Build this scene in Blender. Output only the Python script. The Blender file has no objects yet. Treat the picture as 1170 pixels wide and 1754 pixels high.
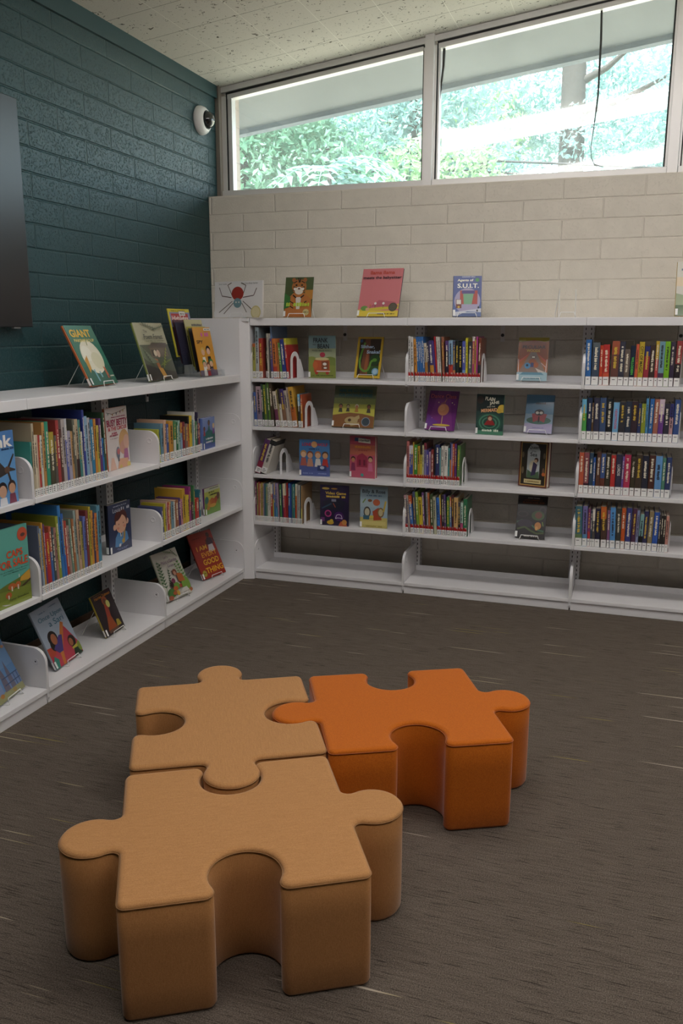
import bpy, bmesh, math, random
from mathutils import Vector, Matrix
C = bpy.context.scene.collection
R_ = math.radians
random.seed(7)
ROWS = {
's1a': [(-0.002,0.018,0.193,-0.3,'a8a444','c0602a',0.1,0), (0.019,0.022,0.283,-0.6,'b9bcb8','8fa0a8',0.3,0), (0.048,0.024,0.222,-3.1,'b0382c','c86a28',-0.5,1), (0.073,0.025,0.172,-3.3,'3a3a2a','6a4030',-0.3,0), (0.1,0.01,0.249,-4.4,'c8c0b0','',0,0), (0.111,0.01,0.287,-4.2,'7d9fd0','',0,0), (0.122,0.013,0.222,-3.4,'5a4a88','',0,0), (0.137,0.025,0.221,-5.2,'dc762e','c23a28',-0.3,1), (0.163,0.01,0.22,-4.2,'d0742e','',0,0), (0.179,0.013,0.198,-7.3,'5a9a40','',0,0), (0.193,0.024,0.217,-6.6,'2a3a90','',0,1), (0.219,0.014,0.223,-5.4,'c42a28','d8d030',0.16,0)],
's1b': [(0.013,0.018,0.194,-2.4,'3a5ea8','',0,1), (0.032,0.032,0.227,-2.5,'b898a4','8a7890',-0.4,1), (0.065,0.013,0.241,-5.9,'2c4a3a','',0,0), (0.079,0.017,0.238,-7.5,'62862e','',0,0), (0.097,0.006,0.25,-7.8,'4a5a4a','',0,0), (0.104,0.014,0.252,-7.7,'54802f','',0,0), (0.118,0.02,0.248,-8.4,'4f3e2e','',0,1), (0.147,0.022,0.202,-14.0,'d8ccb8','7a3a58',-0.5,1), (0.17,0.009,0.212,-16.1,'b0a05e','',0,0), (0.18,0.015,0.219,-16.2,'d8d0c0','403830',0.4,0), (0.195,0.023,0.216,-16.4,'946a4e','46307a',0.4,1), (0.219,0.019,0.209,-17.0,'c0b0a0','',0,0), (0.239,0.011,0.228,-15.0,'b09888','',0,0), (0.251,0.031,0.229,-12.9,'e0a832','c86828',-0.5,1), (0.286,0.015,0.189,-2.7,'3a3c34','74b8e0',0.35,1), (0.301,0.012,0.188,-1.8,'c0522c','d88a28',-0.7,0)],
's1c': [(0.005,0.035,0.21,19.2,'5e3068','9a2a48',-0.35,1), (0.042,0.037,0.205,19.1,'d4cec2','303030',0.14,1)],
's1d': [(-0.003,0.009,0.234,-0.5,'74305a','',0,0), (0.007,0.009,0.226,0.5,'a89c58','',0,0), (0.016,0.008,0.232,0.5,'b04634','',0,0), (0.024,0.01,0.222,0.5,'c8a080','',0,0), (0.035,0.01,0.228,-0.3,'b09a34','',0,0), (0.046,0.009,0.225,-0.5,'b09090','',0,0), (0.059,0.007,0.224,-1.5,'3e6080','',0,0), (0.067,0.008,0.224,-2.0,'3e7272','',0,0), (0.075,0.01,0.226,-2.0,'72947a','',0,0), (0.086,0.009,0.225,-1.8,'ccccc0','',0,0), (0.095,0.009,0.233,-1.0,'d8d2c4','',0,0), (0.105,0.014,0.223,-1.8,'bc4632','e0d8c8',0.25,0), (0.121,0.006,0.227,-3.5,'3e68b4','d8c030',-0.6,0), (0.128,0.009,0.233,-2.9,'3a70b0','c0a080',0.3,0), (0.138,0.012,0.232,-1.7,'8a80b4','4898c0',-0.4,0), (0.153,0.007,0.229,-2.3,'b090a0','',0,0), (0.165,0.012,0.225,-1.0,'409048','',0,0), (0.178,0.008,0.227,-2.0,'343458','',0,0), (0.187,0.013,0.231,-2.2,'b82e44','e8d8a0',0.3,0), (0.2,0.007,0.232,-2.0,'c03838','e0d0c0',0.3,0), (0.208,0.006,0.236,-0.5,'ba2e2c','',0,0), (0.217,0.011,0.235,0.2,'2e60b8','',0,0), (0.229,0.008,0.231,-0.2,'2e50a0','',0,0), (0.241,0.007,0.229,-0.5,'4a8480','',0,0), (0.249,0.009,0.232,-0.5,'2e8c8c','',0,0), (0.259,0.01,0.234,0.5,'c84e30','e0dcd0',0.3,0), (0.27,0.006,0.23,0.5,'b0aca4','',0,0), (0.277,0.01,0.227,0.8,'c8c6c0','',0,0), (0.288,0.006,0.225,0.3,'2e4a50','',0,0), (0.295,0.008,0.226,0.5,'b88e5a','d8c860',-0.4,0)],
's2a': [(0.918,0.013,0.238,-1.2,'d2d0ce','6a5a88',-0.0,0), (0.938,0.014,0.234,-3.4,'dcd8d4','',0,0), (0.958,0.015,0.223,-5.9,'e0922e','',0,0), (0.974,0.011,0.235,-5.4,'2e6cb8','',0,0), (0.986,0.01,0.235,-5.9,'2e6cb8','',0,0), (0.996,0.01,0.235,-5.9,'2e6cb8','',0,0), (1.006,0.01,0.235,-5.4,'2e6cb8','',0,0), (1.017,0.016,0.202,-4.8,'d4c8b0','b07838',-0.5,0), (1.034,0.011,0.21,-6.6,'3a3650','',0,0), (1.046,0.021,0.216,-5.3,'443e78','c88a30',-0.4,0), (1.068,0.008,0.216,-5.8,'54388e','',0,0), (1.077,0.008,0.237,-5.3,'c42a34','',0,0), (1.085,0.009,0.235,-4.4,'dcd8cc','',0,0), (1.095,0.009,0.235,-4.4,'dcd8cc','',0,0), (1.109,0.012,0.234,-3.2,'a8644a','',0,0), (1.123,0.018,0.215,-1.6,'30243a','5a3a7a',0.25,0), (1.142,0.022,0.217,-1.8,'88aed0','c83a2c',-0.42,0), (1.164,0.012,0.21,-1.4,'50506a','d88040',-0.3,0), (1.177,0.017,0.214,-1.3,'202a24','',0,0), (1.194,0.019,0.208,-1.9,'1a1a20','',0,0), (1.213,0.018,0.213,-5.7,'5058b4','6a98d0',-0.3,0), (1.231,0.011,0.23,-4.5,'e4d82c','',0,0), (1.243,0.02,0.21,-0.5,'586060','3a3a40',0.3,0), (1.264,0.012,0.237,-0.7,'b8486c','e0d0d0',0.1,0), (1.276,0.009,0.222,-0.8,'c89a38','',0,0), (1.286,0.008,0.237,-1.2,'c43c92','',0,0), (1.294,0.014,0.23,0.0,'80402c','30303a',-0.4,0)],  # the blackest entry stands in for a dark gap between books
's2c': [(0.917,0.015,0.23,-0.7,'c86e68','',0,0), (0.933,0.01,0.206,-1.7,'4050a8','d8d8e0',0.22,0), (0.943,0.011,0.206,-1.1,'4050a8','d8d8e0',0.22,0), (0.954,0.007,0.226,-1.3,'c89a34','',0,0), (0.961,0.019,0.212,-1.1,'3e9830','',0,0), (0.981,0.015,0.206,-1.1,'c89a2c','',0,0), (0.997,0.012,0.228,-1.3,'d4c030','30302a',0.3,0), (1.01,0.01,0.211,-1.4,'d0cc9a','',0,0), (1.021,0.013,0.224,-1.3,'8880b8','903040',0.16,0), (1.034,0.013,0.184,-1.2,'5048a0','',0,0), (1.048,0.01,0.176,-1.0,'c498bc','',0,0), (1.059,0.014,0.19,-0.6,'983838','',0,0), (1.074,0.008,0.218,-0.5,'202024','d8d8d8',-0.0,0), (1.083,0.023,0.218,-0.8,'30386c','',0,0), (1.107,0.006,0.2,-1.1,'68a8b0','',0,0), (1.114,0.014,0.211,-0.5,'e4e0d6','409090',-0.0,0), (1.13,0.02,0.211,-0.3,'e4e0d6','7a2840',-0.0,0), (1.151,0.01,0.202,-0.3,'52a0a0','',0,0), (1.162,0.008,0.232,-1.2,'34447a','d87a30',-0.6,0), (1.17,0.006,0.225,-1.5,'a89ac0','',0,0), (1.177,0.01,0.226,-0.8,'cc4622','',0,0), (1.188,0.011,0.226,-0.8,'66307c','',0,0), (1.2,0.017,0.218,0.0,'528642','',0,0)],
's2d': [(0.923,0.016,0.211,-4.6,'605468','b88a90',0.1,0), (0.94,0.01,0.21,-5.5,'b0a298','',0,2), (0.952,0.019,0.209,-5.5,'3e72be','d85a2c',0.22,0), (0.972,0.013,0.232,-4.0,'464e78','',0,0), (0.986,0.016,0.233,-3.9,'84a834','',0,0), (1.003,0.021,0.204,-3.9,'e4c426','',0,0), (1.024,0.012,0.231,-4.5,'74488a','',0,0), (1.037,0.008,0.23,-4.0,'343430','',0,0), (1.045,0.009,0.234,-3.4,'a0a0a0','',0,0), (1.055,0.01,0.23,-4.0,'d8743e','',0,0), (1.066,0.015,0.224,-2.8,'425630','',0,0), (1.083,0.017,0.21,-4.9,'bcbc9c','',0,2), (1.102,0.018,0.207,-3.3,'2e72d0','',0,0), (1.121,0.007,0.224,-3.8,'c44a3c','e0c050',0.5,0), (1.129,0.014,0.224,-2.6,'34283a','',0,0), (1.144,0.009,0.227,-3.3,'56407e','',0,0), (1.154,0.017,0.214,-1.6,'408840','',0,0), (1.172,0.01,0.215,-2.1,'5474a8','c87048',0.25,0), (1.183,0.009,0.228,-1.5,'54242e','',0,0), (1.193,0.024,0.213,-1.3,'dcac68','c87060',-0.2,0), (1.218,0.011,0.187,-1.5,'505058','202020',-0.5,0), (1.229,0.015,0.188,-0.9,'b4d4c4','c84a80',-0.4,0), (1.245,0.021,0.209,-1.1,'2e7c50','',0,0)],
's3a': [(1.838,0.027,0.224,-1.8,'2e6cb8','',0,0), (1.866,0.035,0.211,0.0,'42526a','606a70',0.12,0), (1.904,0.016,0.197,-0.9,'d44026','',0,0), (1.922,0.03,0.201,-1.7,'cc3430','e05838',-0.3,0), (1.956,0.036,0.218,0.5,'744640','b0583e',0.3,0), (1.992,0.027,0.216,0.0,'404050','',0,0), (2.02,0.024,0.179,0.0,'74645c','',0,0), (2.045,0.024,0.196,0.3,'222c42','',0,0), (2.07,0.014,0.204,0.3,'e4603e','',0,0), (2.085,0.024,0.215,0.3,'ccac2c','',0,0), (2.11,0.025,0.194,0.6,'303678','a83040',-0.75,0), (2.136,0.026,0.198,0.0,'46342e','',0,0), (2.163,0.015,0.219,-1.0,'d04848','d8b030',0.4,0), (2.179,0.026,0.217,-0.3,'74a4b4','584060',-0.3,0), (2.206,0.024,0.218,-0.5,'82c824','',0,0), (2.231,0.02,0.216,-0.3,'40344a','',0,0), (2.251,0.027,0.22,1.6,'a43e3e','30282c',-0.5,0)],
's3b': [(1.836,0.023,0.204,-1.7,'50b050','68bce4',0.35,0), (1.86,0.022,0.211,-0.5,'26365a','',0,0), (1.883,0.009,0.187,-0.9,'644a30','',0,0), (1.893,0.028,0.212,-2.2,'3a3a52','',0,0), (1.922,0.03,0.213,-1.1,'405884','',0,0), (1.952,0.029,0.211,-0.5,'262a32','',0,0), (1.983,0.028,0.192,0.3,'72b4e4','',0,0), (2.013,0.028,0.195,0.3,'3a3a42','',0,0), (2.042,0.028,0.198,0.3,'323c50','',0,0), (2.071,0.03,0.199,0.0,'40303a','',0,0), (2.102,0.016,0.189,0.0,'303c6a','',0,0), (2.12,0.01,0.189,-1.2,'98a830','',0,0), (2.13,0.01,0.19,-1.2,'98a830','',0,0), (2.141,0.012,0.216,-1.1,'5098cc','',0,0), (2.154,0.02,0.215,0.3,'2e6cb8','',0,0), (2.175,0.023,0.213,0.5,'b46a58','',0,0), (2.199,0.024,0.214,-0.3,'744098','d8c0d0',0.35,0), (2.225,0.026,0.192,-0.3,'3a3848','',0,0), (2.251,0.017,0.193,-0.6,'cc9aa0','34387a',0.35,0), (2.269,0.027,0.213,0.3,'3a5698','',0,0)],
's3c': [(1.837,0.024,0.211,-1.1,'d05c3e','',0,0), (1.861,0.025,0.212,-0.8,'98505a','402030',-0.25,0), (1.887,0.019,0.211,-0.8,'2e4862','d87a30',-0.2,0), (1.907,0.011,0.188,-0.9,'2e60b8','',0,0), (1.919,0.02,0.218,0.5,'644034','',0,0), (1.94,0.023,0.209,0.3,'3e5a98','70382e',-0.4,0), (1.964,0.026,0.21,-0.3,'3a362e','',0,0), (1.992,0.023,0.204,-0.6,'d0322e','',0,0), (2.016,0.029,0.21,-0.5,'3a3852','',0,0), (2.045,0.01,0.2,0.0,'7452a8','',0,0), (2.056,0.03,0.21,-0.3,'c42e58','',0,0), (2.087,0.022,0.195,0.3,'443c2c','d07a70',-0.2,0), (2.111,0.031,0.212,-0.5,'4a3c34','',0,0), (2.143,0.029,0.209,-0.5,'2e3042','',0,0), (2.173,0.03,0.213,0.0,'54302c','',0,0), (2.204,0.032,0.21,-0.3,'64a2e0','',0,0), (2.237,0.016,0.202,-0.3,'529078','',0,0), (2.254,0.025,0.206,0.0,'324274','',0,0)],
's3d': [(1.837,0.035,0.21,-2.2,'427484','6a8a58',-0.3,0), (1.873,0.024,0.213,-1.6,'7c74b4','5a98c8',-0.3,0), (1.898,0.013,0.2,-1.1,'8a3a70','d04048',-0.4,0), (1.912,0.01,0.193,-2.7,'3a4a60','',0,0), (1.922,0.013,0.198,-2.6,'54504c','e0d8d0',0.3,0), (1.935,0.026,0.205,-1.4,'282a44','',0,0), (1.966,0.028,0.216,-2.7,'543c34','d86a2c',0.3,0), (1.995,0.014,0.199,-1.4,'885484','',0,0), (2.011,0.026,0.215,-2.4,'529ae0','',0,0), (2.04,0.022,0.212,-1.6,'424440','',0,0), (2.063,0.019,0.216,-0.8,'d85a24','',0,0), (2.084,0.026,0.218,0.0,'3a4088','',0,0), (2.112,0.021,0.217,0.5,'543050','',0,0), (2.134,0.013,0.209,0.0,'8c94c0','',0,0), (2.148,0.019,0.19,0.9,'7cb0b0','202020',-0.4,0), (2.168,0.021,0.206,0.6,'3a3a66','',0,0), (2.189,0.022,0.206,1.4,'988660','',0,0), (2.212,0.026,0.205,1.4,'2e5cbc','',0,0), (2.242,0.009,0.194,-0.9,'444044','',0,0), (2.252,0.011,0.19,-1.2,'2c2828','',0,0), (2.264,0.013,0.191,-1.2,'3a3430','',0,0), (2.277,0.014,0.189,-1.8,'dc9484','',0,0)],
'lb1': [(-1.843,0.009,0.212,0.8,'44a89c','',0,0), (-1.833,0.013,0.28,1.4,'c4b494','',0,0), (-1.819,0.013,0.235,-1.0,'e0d2b4','',0,0), (-1.806,0.008,0.235,-0.2,'d8b8a0','',0,0), (-1.798,0.012,0.233,1.2,'c43a34','',0,0), (-1.784,0.013,0.23,0.2,'d8dcd0','',0,0), (-1.77,0.017,0.278,0.8,'cc9450','',0,0), (-1.752,0.022,0.279,-0.8,'2e9c7a','',0,0), (-1.729,0.03,0.236,-1.5,'4e4c38','b8a030',0.35,0), (-1.698,0.015,0.22,0.3,'686058','',0,0), (-1.682,0.019,0.278,-3.7,'b43e3e','',0,0), (-1.662,0.016,0.24,-5.7,'643e38','',0,0), (-1.646,0.021,0.278,-3.5,'b8aca8','',0,0), (-1.625,0.014,0.279,-3.9,'5462b8','c8c8d0',0.3,0), (-1.61,0.021,0.228,-3.5,'aca4bc','',0,0), (-1.589,0.013,0.225,-2.5,'c8965a','',0,0), (-1.575,0.016,0.271,-0.6,'646458','',0,0), (-1.558,0.021,0.27,-0.8,'c4ac8a','402a28',-0.4,0), (-1.537,0.016,0.266,-1.1,'468e8a','',0,0), (-1.52,0.01,0.216,-2.9,'d8d4cc','',0,0), (-1.509,0.015,0.303,-0.4,'30409c','',0,0), (-1.493,0.02,0.276,-0.8,'8ab4d4','',0,0), (-1.472,0.017,0.268,-1.9,'b4b4bc','',0,0), (-1.454,0.022,0.259,-0.9,'2e84b0','',0,0), (-1.431,0.016,0.259,-0.4,'dc8e2e','',0,0), (-1.415,0.018,0.23,0.0,'ccb848','',0,0), (-1.396,0.017,0.258,-0.4,'66387e','',0,0), (-1.378,0.012,0.173,-4.7,'2e7cc8','',0,0), (-1.365,0.016,0.28,-0.8,'3a5a40','',0,0)],
'lb2': [(-1.832,0.011,0.271,-0.6,'667088','',0,0), (-1.821,0.01,0.259,-1.1,'9cb4c4','',0,0), (-1.81,0.009,0.28,-0.6,'dc9c34','',0,0), (-1.801,0.01,0.272,-0.6,'663e7e','',0,0), (-1.79,0.024,0.232,-0.7,'c42c30','',0,0), (-1.765,0.015,0.255,-2.9,'c45e3e','3868b0',-0.6,0), (-1.75,0.016,0.246,-3.3,'425458','',0,0), (-1.734,0.016,0.244,-4.7,'b47e70','',0,0), (-1.718,0.017,0.286,-6.0,'98a834','',0,0), (-1.7,0.019,0.326,-6.0,'2e7cc8','',0,0), (-1.68,0.014,0.291,-6.5,'2e6cc4','',0,0), (-1.666,0.016,0.257,-6.5,'c4402e','',0,0), (-1.649,0.016,0.234,-4.7,'ac8a80','',0,0), (-1.632,0.014,0.257,-3.1,'749882','',0,0), (-1.618,0.015,0.254,-1.4,'b47040','',0,0), (-1.602,0.015,0.287,-1.6,'94aca4','',0,0), (-1.586,0.02,0.285,-0.8,'cca484','',0,0), (-1.565,0.016,0.232,-1.0,'b4a450','',0,0), (-1.549,0.019,0.248,0.5,'6474c4','',0,0), (-1.529,0.017,0.27,0.4,'863838','',0,0), (-1.511,0.014,0.282,1.2,'c4b034','',0,0), (-1.497,0.016,0.263,0.9,'dc9634','',0,0), (-1.48,0.012,0.252,0.0,'403868','',0,0), (-1.468,0.018,0.246,-1.2,'e07a2c','',0,0), (-1.449,0.024,0.276,0.0,'5294b0','',0,0)],
'la1': [(-0.912,0.012,0.16,-3.9,'c8cc3c','',0,0), (-0.899,0.025,0.184,1.2,'6494ac','',0,1), (-0.873,0.023,0.199,2.6,'e4b494','',0,0), (-0.85,0.021,0.177,1.0,'3654a4','',0,1), (-0.829,0.04,0.188,7.0,'d4922e','',0,1), (-0.789,0.025,0.184,2.2,'3e8450','d8dcd0',-0.5,0), (-0.763,0.019,0.176,-1.0,'247644','',0,0), (-0.743,0.021,0.183,1.6,'94bcac','',0,1), (-0.721,0.019,0.17,3.4,'88a8c8','d88838',0.3,0), (-0.701,0.024,0.171,1.3,'8a2030','',0,0), (-0.676,0.025,0.16,3.9,'8c6c64','',0,1), (-0.65,0.017,0.196,-0.6,'d4742e','202020',0.2,0), (-0.632,0.029,0.196,1.5,'e4c024','',0,1), (-0.603,0.014,0.173,1.3,'6ca0a8','',0,0), (-0.588,0.012,0.211,1.9,'dcdcd8','',0,0), (-0.575,0.021,0.163,1.8,'42804e','',0,1), (-0.554,0.015,0.207,-0.3,'302a4e','',0,0), (-0.536,0.015,0.149,1.2,'a8383c','',0,0)],
'la2': [(-0.915,0.018,0.166,-3.8,'485286','',0,0), (-0.895,0.016,0.177,0.0,'d4c434','',0,0), (-0.878,0.013,0.185,0.9,'cca49a','',0,0), (-0.865,0.016,0.176,1.0,'c43e38','',0,0), (-0.848,0.017,0.178,1.0,'e4ac68','',0,1), (-0.83,0.027,0.173,-1.7,'749cac','',0,1), (-0.802,0.013,0.17,-3.0,'dcdcd4','',0,0), (-0.788,0.035,0.173,-0.7,'ac6a40','',0,1), (-0.751,0.021,0.179,-1.3,'542e74','',0,0), (-0.729,0.019,0.169,-0.7,'d4889c','',0,0), (-0.71,0.029,0.218,-0.8,'dcac2c','',0,1), (-0.68,0.01,0.177,1.3,'e4c430','',0,0), (-0.669,0.022,0.178,1.3,'e4c430','',0,0), (-0.644,0.021,0.218,0.3,'98307a','',0,1), (-0.623,0.021,0.133,1.3,'54283a','',0,0), (-0.601,0.018,0.216,-1.3,'42804e','',0,0), (-0.582,0.038,0.143,3.6,'cc2c20','',0,1), (-0.543,0.022,0.182,-0.3,'2e7484','',0,0)]}

# ---------------------------------------------------------------- materials
def lin(c):
    return c/12.92 if c <= .04045 else ((c+.055)/1.055)**2.4
def hexc(h, g=1.0):
    return tuple(min(1, lin(int(h[i:i+2], 16)/255)*g) for i in (0, 2, 4)) + (1,)
_m = {}
def newmat(name):
    m = bpy.data.materials.new(name); m.use_nodes = True
    nt = m.node_tree
    return m, nt, nt.nodes['Principled BSDF']
def mat(name, col, rough=.5, metal=0, coat=0, spec=.5):
    k = (name, col, rough, metal, coat)
    if k in _m: return _m[k]
    m, nt, b = newmat(name)
    c = hexc(col) if isinstance(col, str) else tuple(col)+(1,)
    b.inputs['Base Color'].default_value = c
    b.inputs['Roughness'].default_value = rough
    b.inputs['Metallic'].default_value = metal
    b.inputs['Coat Weight'].default_value = coat
    b.inputs['Coat Roughness'].default_value = .08
    b.inputs['Specular IOR Level'].default_value = spec
    _m[k] = m
    return m
def N(nt, t, **kw):
    n = nt.nodes.new(t)
    for k, v in kw.items():
        if k in n.inputs: n.inputs[k].default_value = v
        else: setattr(n, k, v)
    return n
def L(nt, a, b): nt.links.new(a, b)
def ramp(nt, stops):
    r = nt.nodes.new('ShaderNodeValToRGB'); e = r.color_ramp.elements
    while len(e) < len(stops): e.new(.5)
    for i, (p, c) in enumerate(stops): e[i].position = p; e[i].color = c if len(c) == 4 else tuple(c)+(1,)
    return r
def mapping(nt, rot=(0,0,0), scale=(1,1,1), loc=(0,0,0)):
    tc = nt.nodes.new('ShaderNodeTexCoord'); mp = nt.nodes.new('ShaderNodeMapping')
    mp.inputs['Rotation'].default_value = rot; mp.inputs['Scale'].default_value = scale; mp.inputs['Location'].default_value = loc
    L(nt, tc.outputs['Object'], mp.inputs['Vector']); return mp

def block_wall(name, col, axis, z0, off, rough, pits, spec=.5):
    """painted concrete block: 0.4125 x 0.1035 m courses, tooled joints and a pitted face"""
    m, nt, b = newmat(name)
    tc = N(nt, 'ShaderNodeTexCoord'); sp = N(nt, 'ShaderNodeSeparateXYZ'); L(nt, tc.outputs['Object'], sp.inputs[0])
    cb = N(nt, 'ShaderNodeCombineXYZ')
    ax = N(nt, 'ShaderNodeMath', operation='SUBTRACT'); L(nt, sp.outputs[axis], ax.inputs[0]); ax.inputs[1].default_value = off
    az = N(nt, 'ShaderNodeMath', operation='SUBTRACT'); L(nt, sp.outputs[2], az.inputs[0]); az.inputs[1].default_value = z0
    nx = N(nt, 'ShaderNodeTexNoise', Scale=5.0, Detail=2.0); L(nt, tc.outputs['Object'], nx.inputs['Vector'])
    jx = N(nt, 'ShaderNodeMath', operation='MULTIPLY_ADD'); L(nt, nx.outputs['Fac'], jx.inputs[0]); jx.inputs[1].default_value = .012; L(nt, ax.outputs[0], jx.inputs[2])
    jz = N(nt, 'ShaderNodeMath', operation='MULTIPLY_ADD'); L(nt, nx.outputs['Fac'], jz.inputs[0]); jz.inputs[1].default_value = .007; L(nt, az.outputs[0], jz.inputs[2])
    L(nt, jx.outputs[0], cb.inputs[0]); L(nt, jz.outputs[0], cb.inputs[1])
    br = N(nt, 'ShaderNodeTexBrick', offset=.5, offset_frequency=2)
    br.inputs['Scale'].default_value = 1; br.inputs['Brick Width'].default_value = .4125; br.inputs['Row Height'].default_value = .1035
    br.inputs['Mortar Size'].default_value = .006; br.inputs['Mortar Smooth'].default_value = .8
    L(nt, cb.outputs[0], br.inputs['Vector'])
    vo = N(nt, 'ShaderNodeTexNoise', Scale=120.0, Detail=3.0, Roughness=.7); L(nt, tc.outputs['Object'], vo.inputs['Vector'])
    pr = ramp(nt, [(.30, (0,0,0)), (.46, (1,1,1))]); L(nt, vo.outputs['Fac'], pr.inputs['Fac'])
    lo = N(nt, 'ShaderNodeTexNoise', Scale=14.0, Detail=4.0); L(nt, tc.outputs['Object'], lo.inputs['Vector'])
    h1 = N(nt, 'ShaderNodeMath', operation='MULTIPLY_ADD'); L(nt, pr.outputs['Color'], h1.inputs[0]); h1.inputs[1].default_value = pits
    lom = N(nt, 'ShaderNodeMath', operation='MULTIPLY'); L(nt, lo.outputs['Fac'], lom.inputs[0]); lom.inputs[1].default_value = .2; L(nt, lom.outputs[0], h1.inputs[2])
    h2 = N(nt, 'ShaderNodeMath', operation='MULTIPLY_ADD'); L(nt, br.outputs['Fac'], h2.inputs[0]); h2.inputs[1].default_value = -4.4; L(nt, h1.outputs[0], h2.inputs[2])
    bp = N(nt, 'ShaderNodeBump', Strength=.5, Distance=.0035); L(nt, h2.outputs[0], bp.inputs['Height'])
    L(nt, bp.outputs['Normal'], b.inputs['Normal'])
    c = hexc(col); d = tuple(v*.86 for v in c[:3])+(1,)
    mx = N(nt, 'ShaderNodeMix', data_type='RGBA'); L(nt, lo.outputs['Fac'], mx.inputs[0]); mx.inputs[6].default_value = d; mx.inputs[7].default_value = c
    L(nt, mx.outputs[2], b.inputs['Base Color'])
    b.inputs['Roughness'].default_value = rough; b.inputs['Specular IOR Level'].default_value = spec
    return m

def carpet_mat():
    m, nt, b = newmat('carpet_taupe')
    mp = mapping(nt, scale=(7, 190, 1)); s1 = N(nt, 'ShaderNodeTexNoise', Scale=1.0, Detail=3.0, Roughness=.6); L(nt, mp.outputs[0], s1.inputs['Vector'])
    mp2 = mapping(nt, scale=(11, 230, 1), loc=(3.1, 7.7, 0)); s2 = N(nt, 'ShaderNodeTexNoise', Scale=1.0, Detail=2.0); L(nt, mp2.outputs[0], s2.inputs['Vector'])
    mp3 = mapping(nt, scale=(330, 330, 1)); s3 = N(nt, 'ShaderNodeTexNoise', Scale=1.0, Detail=2.0); L(nt, mp3.outputs[0], s3.inputs['Vector'])
    base = ramp(nt, [(.36, hexc('3e362f')), (.54, hexc('5a5149')), (.72, hexc('746b60'))])
    add = N(nt, 'ShaderNodeMath', operation='MULTIPLY_ADD'); L(nt, s3.outputs['Fac'], add.inputs[0]); add.inputs[1].default_value = .75
    h = N(nt, 'ShaderNodeMath', operation='MULTIPLY'); L(nt, s1.outputs['Fac'], h.inputs[0]); h.inputs[1].default_value = .34; L(nt, h.outputs[0], add.inputs[2])
    L(nt, add.outputs[0], base.inputs['Fac'])
    dk = ramp(nt, [(.32, (.8,.8,.8)), (.38, (0,0,0))]); L(nt, s2.outputs['Fac'], dk.inputs['Fac'])
    m1 = N(nt, 'ShaderNodeMix', data_type='RGBA'); L(nt, dk.outputs['Color'], m1.inputs[0]); L(nt, base.outputs['Color'], m1.inputs[6]); m1.inputs[7].default_value = hexc('2a241e')
    mp4 = mapping(nt, scale=(2.2, 85, 1), loc=(11.3, 2.2, 0)); s4 = N(nt, 'ShaderNodeTexNoise', Scale=1.0, Detail=1.0); L(nt, mp4.outputs[0], s4.inputs['Vector'])
    lt = ramp(nt, [(.712, (0,0,0)), (.74, (.8,.8,.8))]); L(nt, s4.outputs['Fac'], lt.inputs['Fac'])
    tint = N(nt, 'ShaderNodeTexNoise', Scale=2.3); mp5 = mapping(nt); L(nt, mp5.outputs[0], tint.inputs['Vector'])
    tr = ramp(nt, [(.42, hexc('8f8240')), (.56, hexc('b8ac9c'))]); L(nt, tint.outputs['Fac'], tr.inputs['Fac'])
    m2 = N(nt, 'ShaderNodeMix', data_type='RGBA'); L(nt, lt.outputs['Color'], m2.inputs[0]); L(nt, m1.outputs[2], m2.inputs[6]); L(nt, tr.outputs['Color'], m2.inputs[7])
    L(nt, m2.outputs[2], b.inputs['Base Color'])
    bp = N(nt, 'ShaderNodeBump', Strength=.5, Distance=.003); L(nt, add.outputs[0], bp.inputs['Height']); L(nt, bp.outputs['Normal'], b.inputs['Normal'])
    b.inputs['Roughness'].default_value = .95; b.inputs['Specular IOR Level'].default_value = .15
    return m

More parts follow.
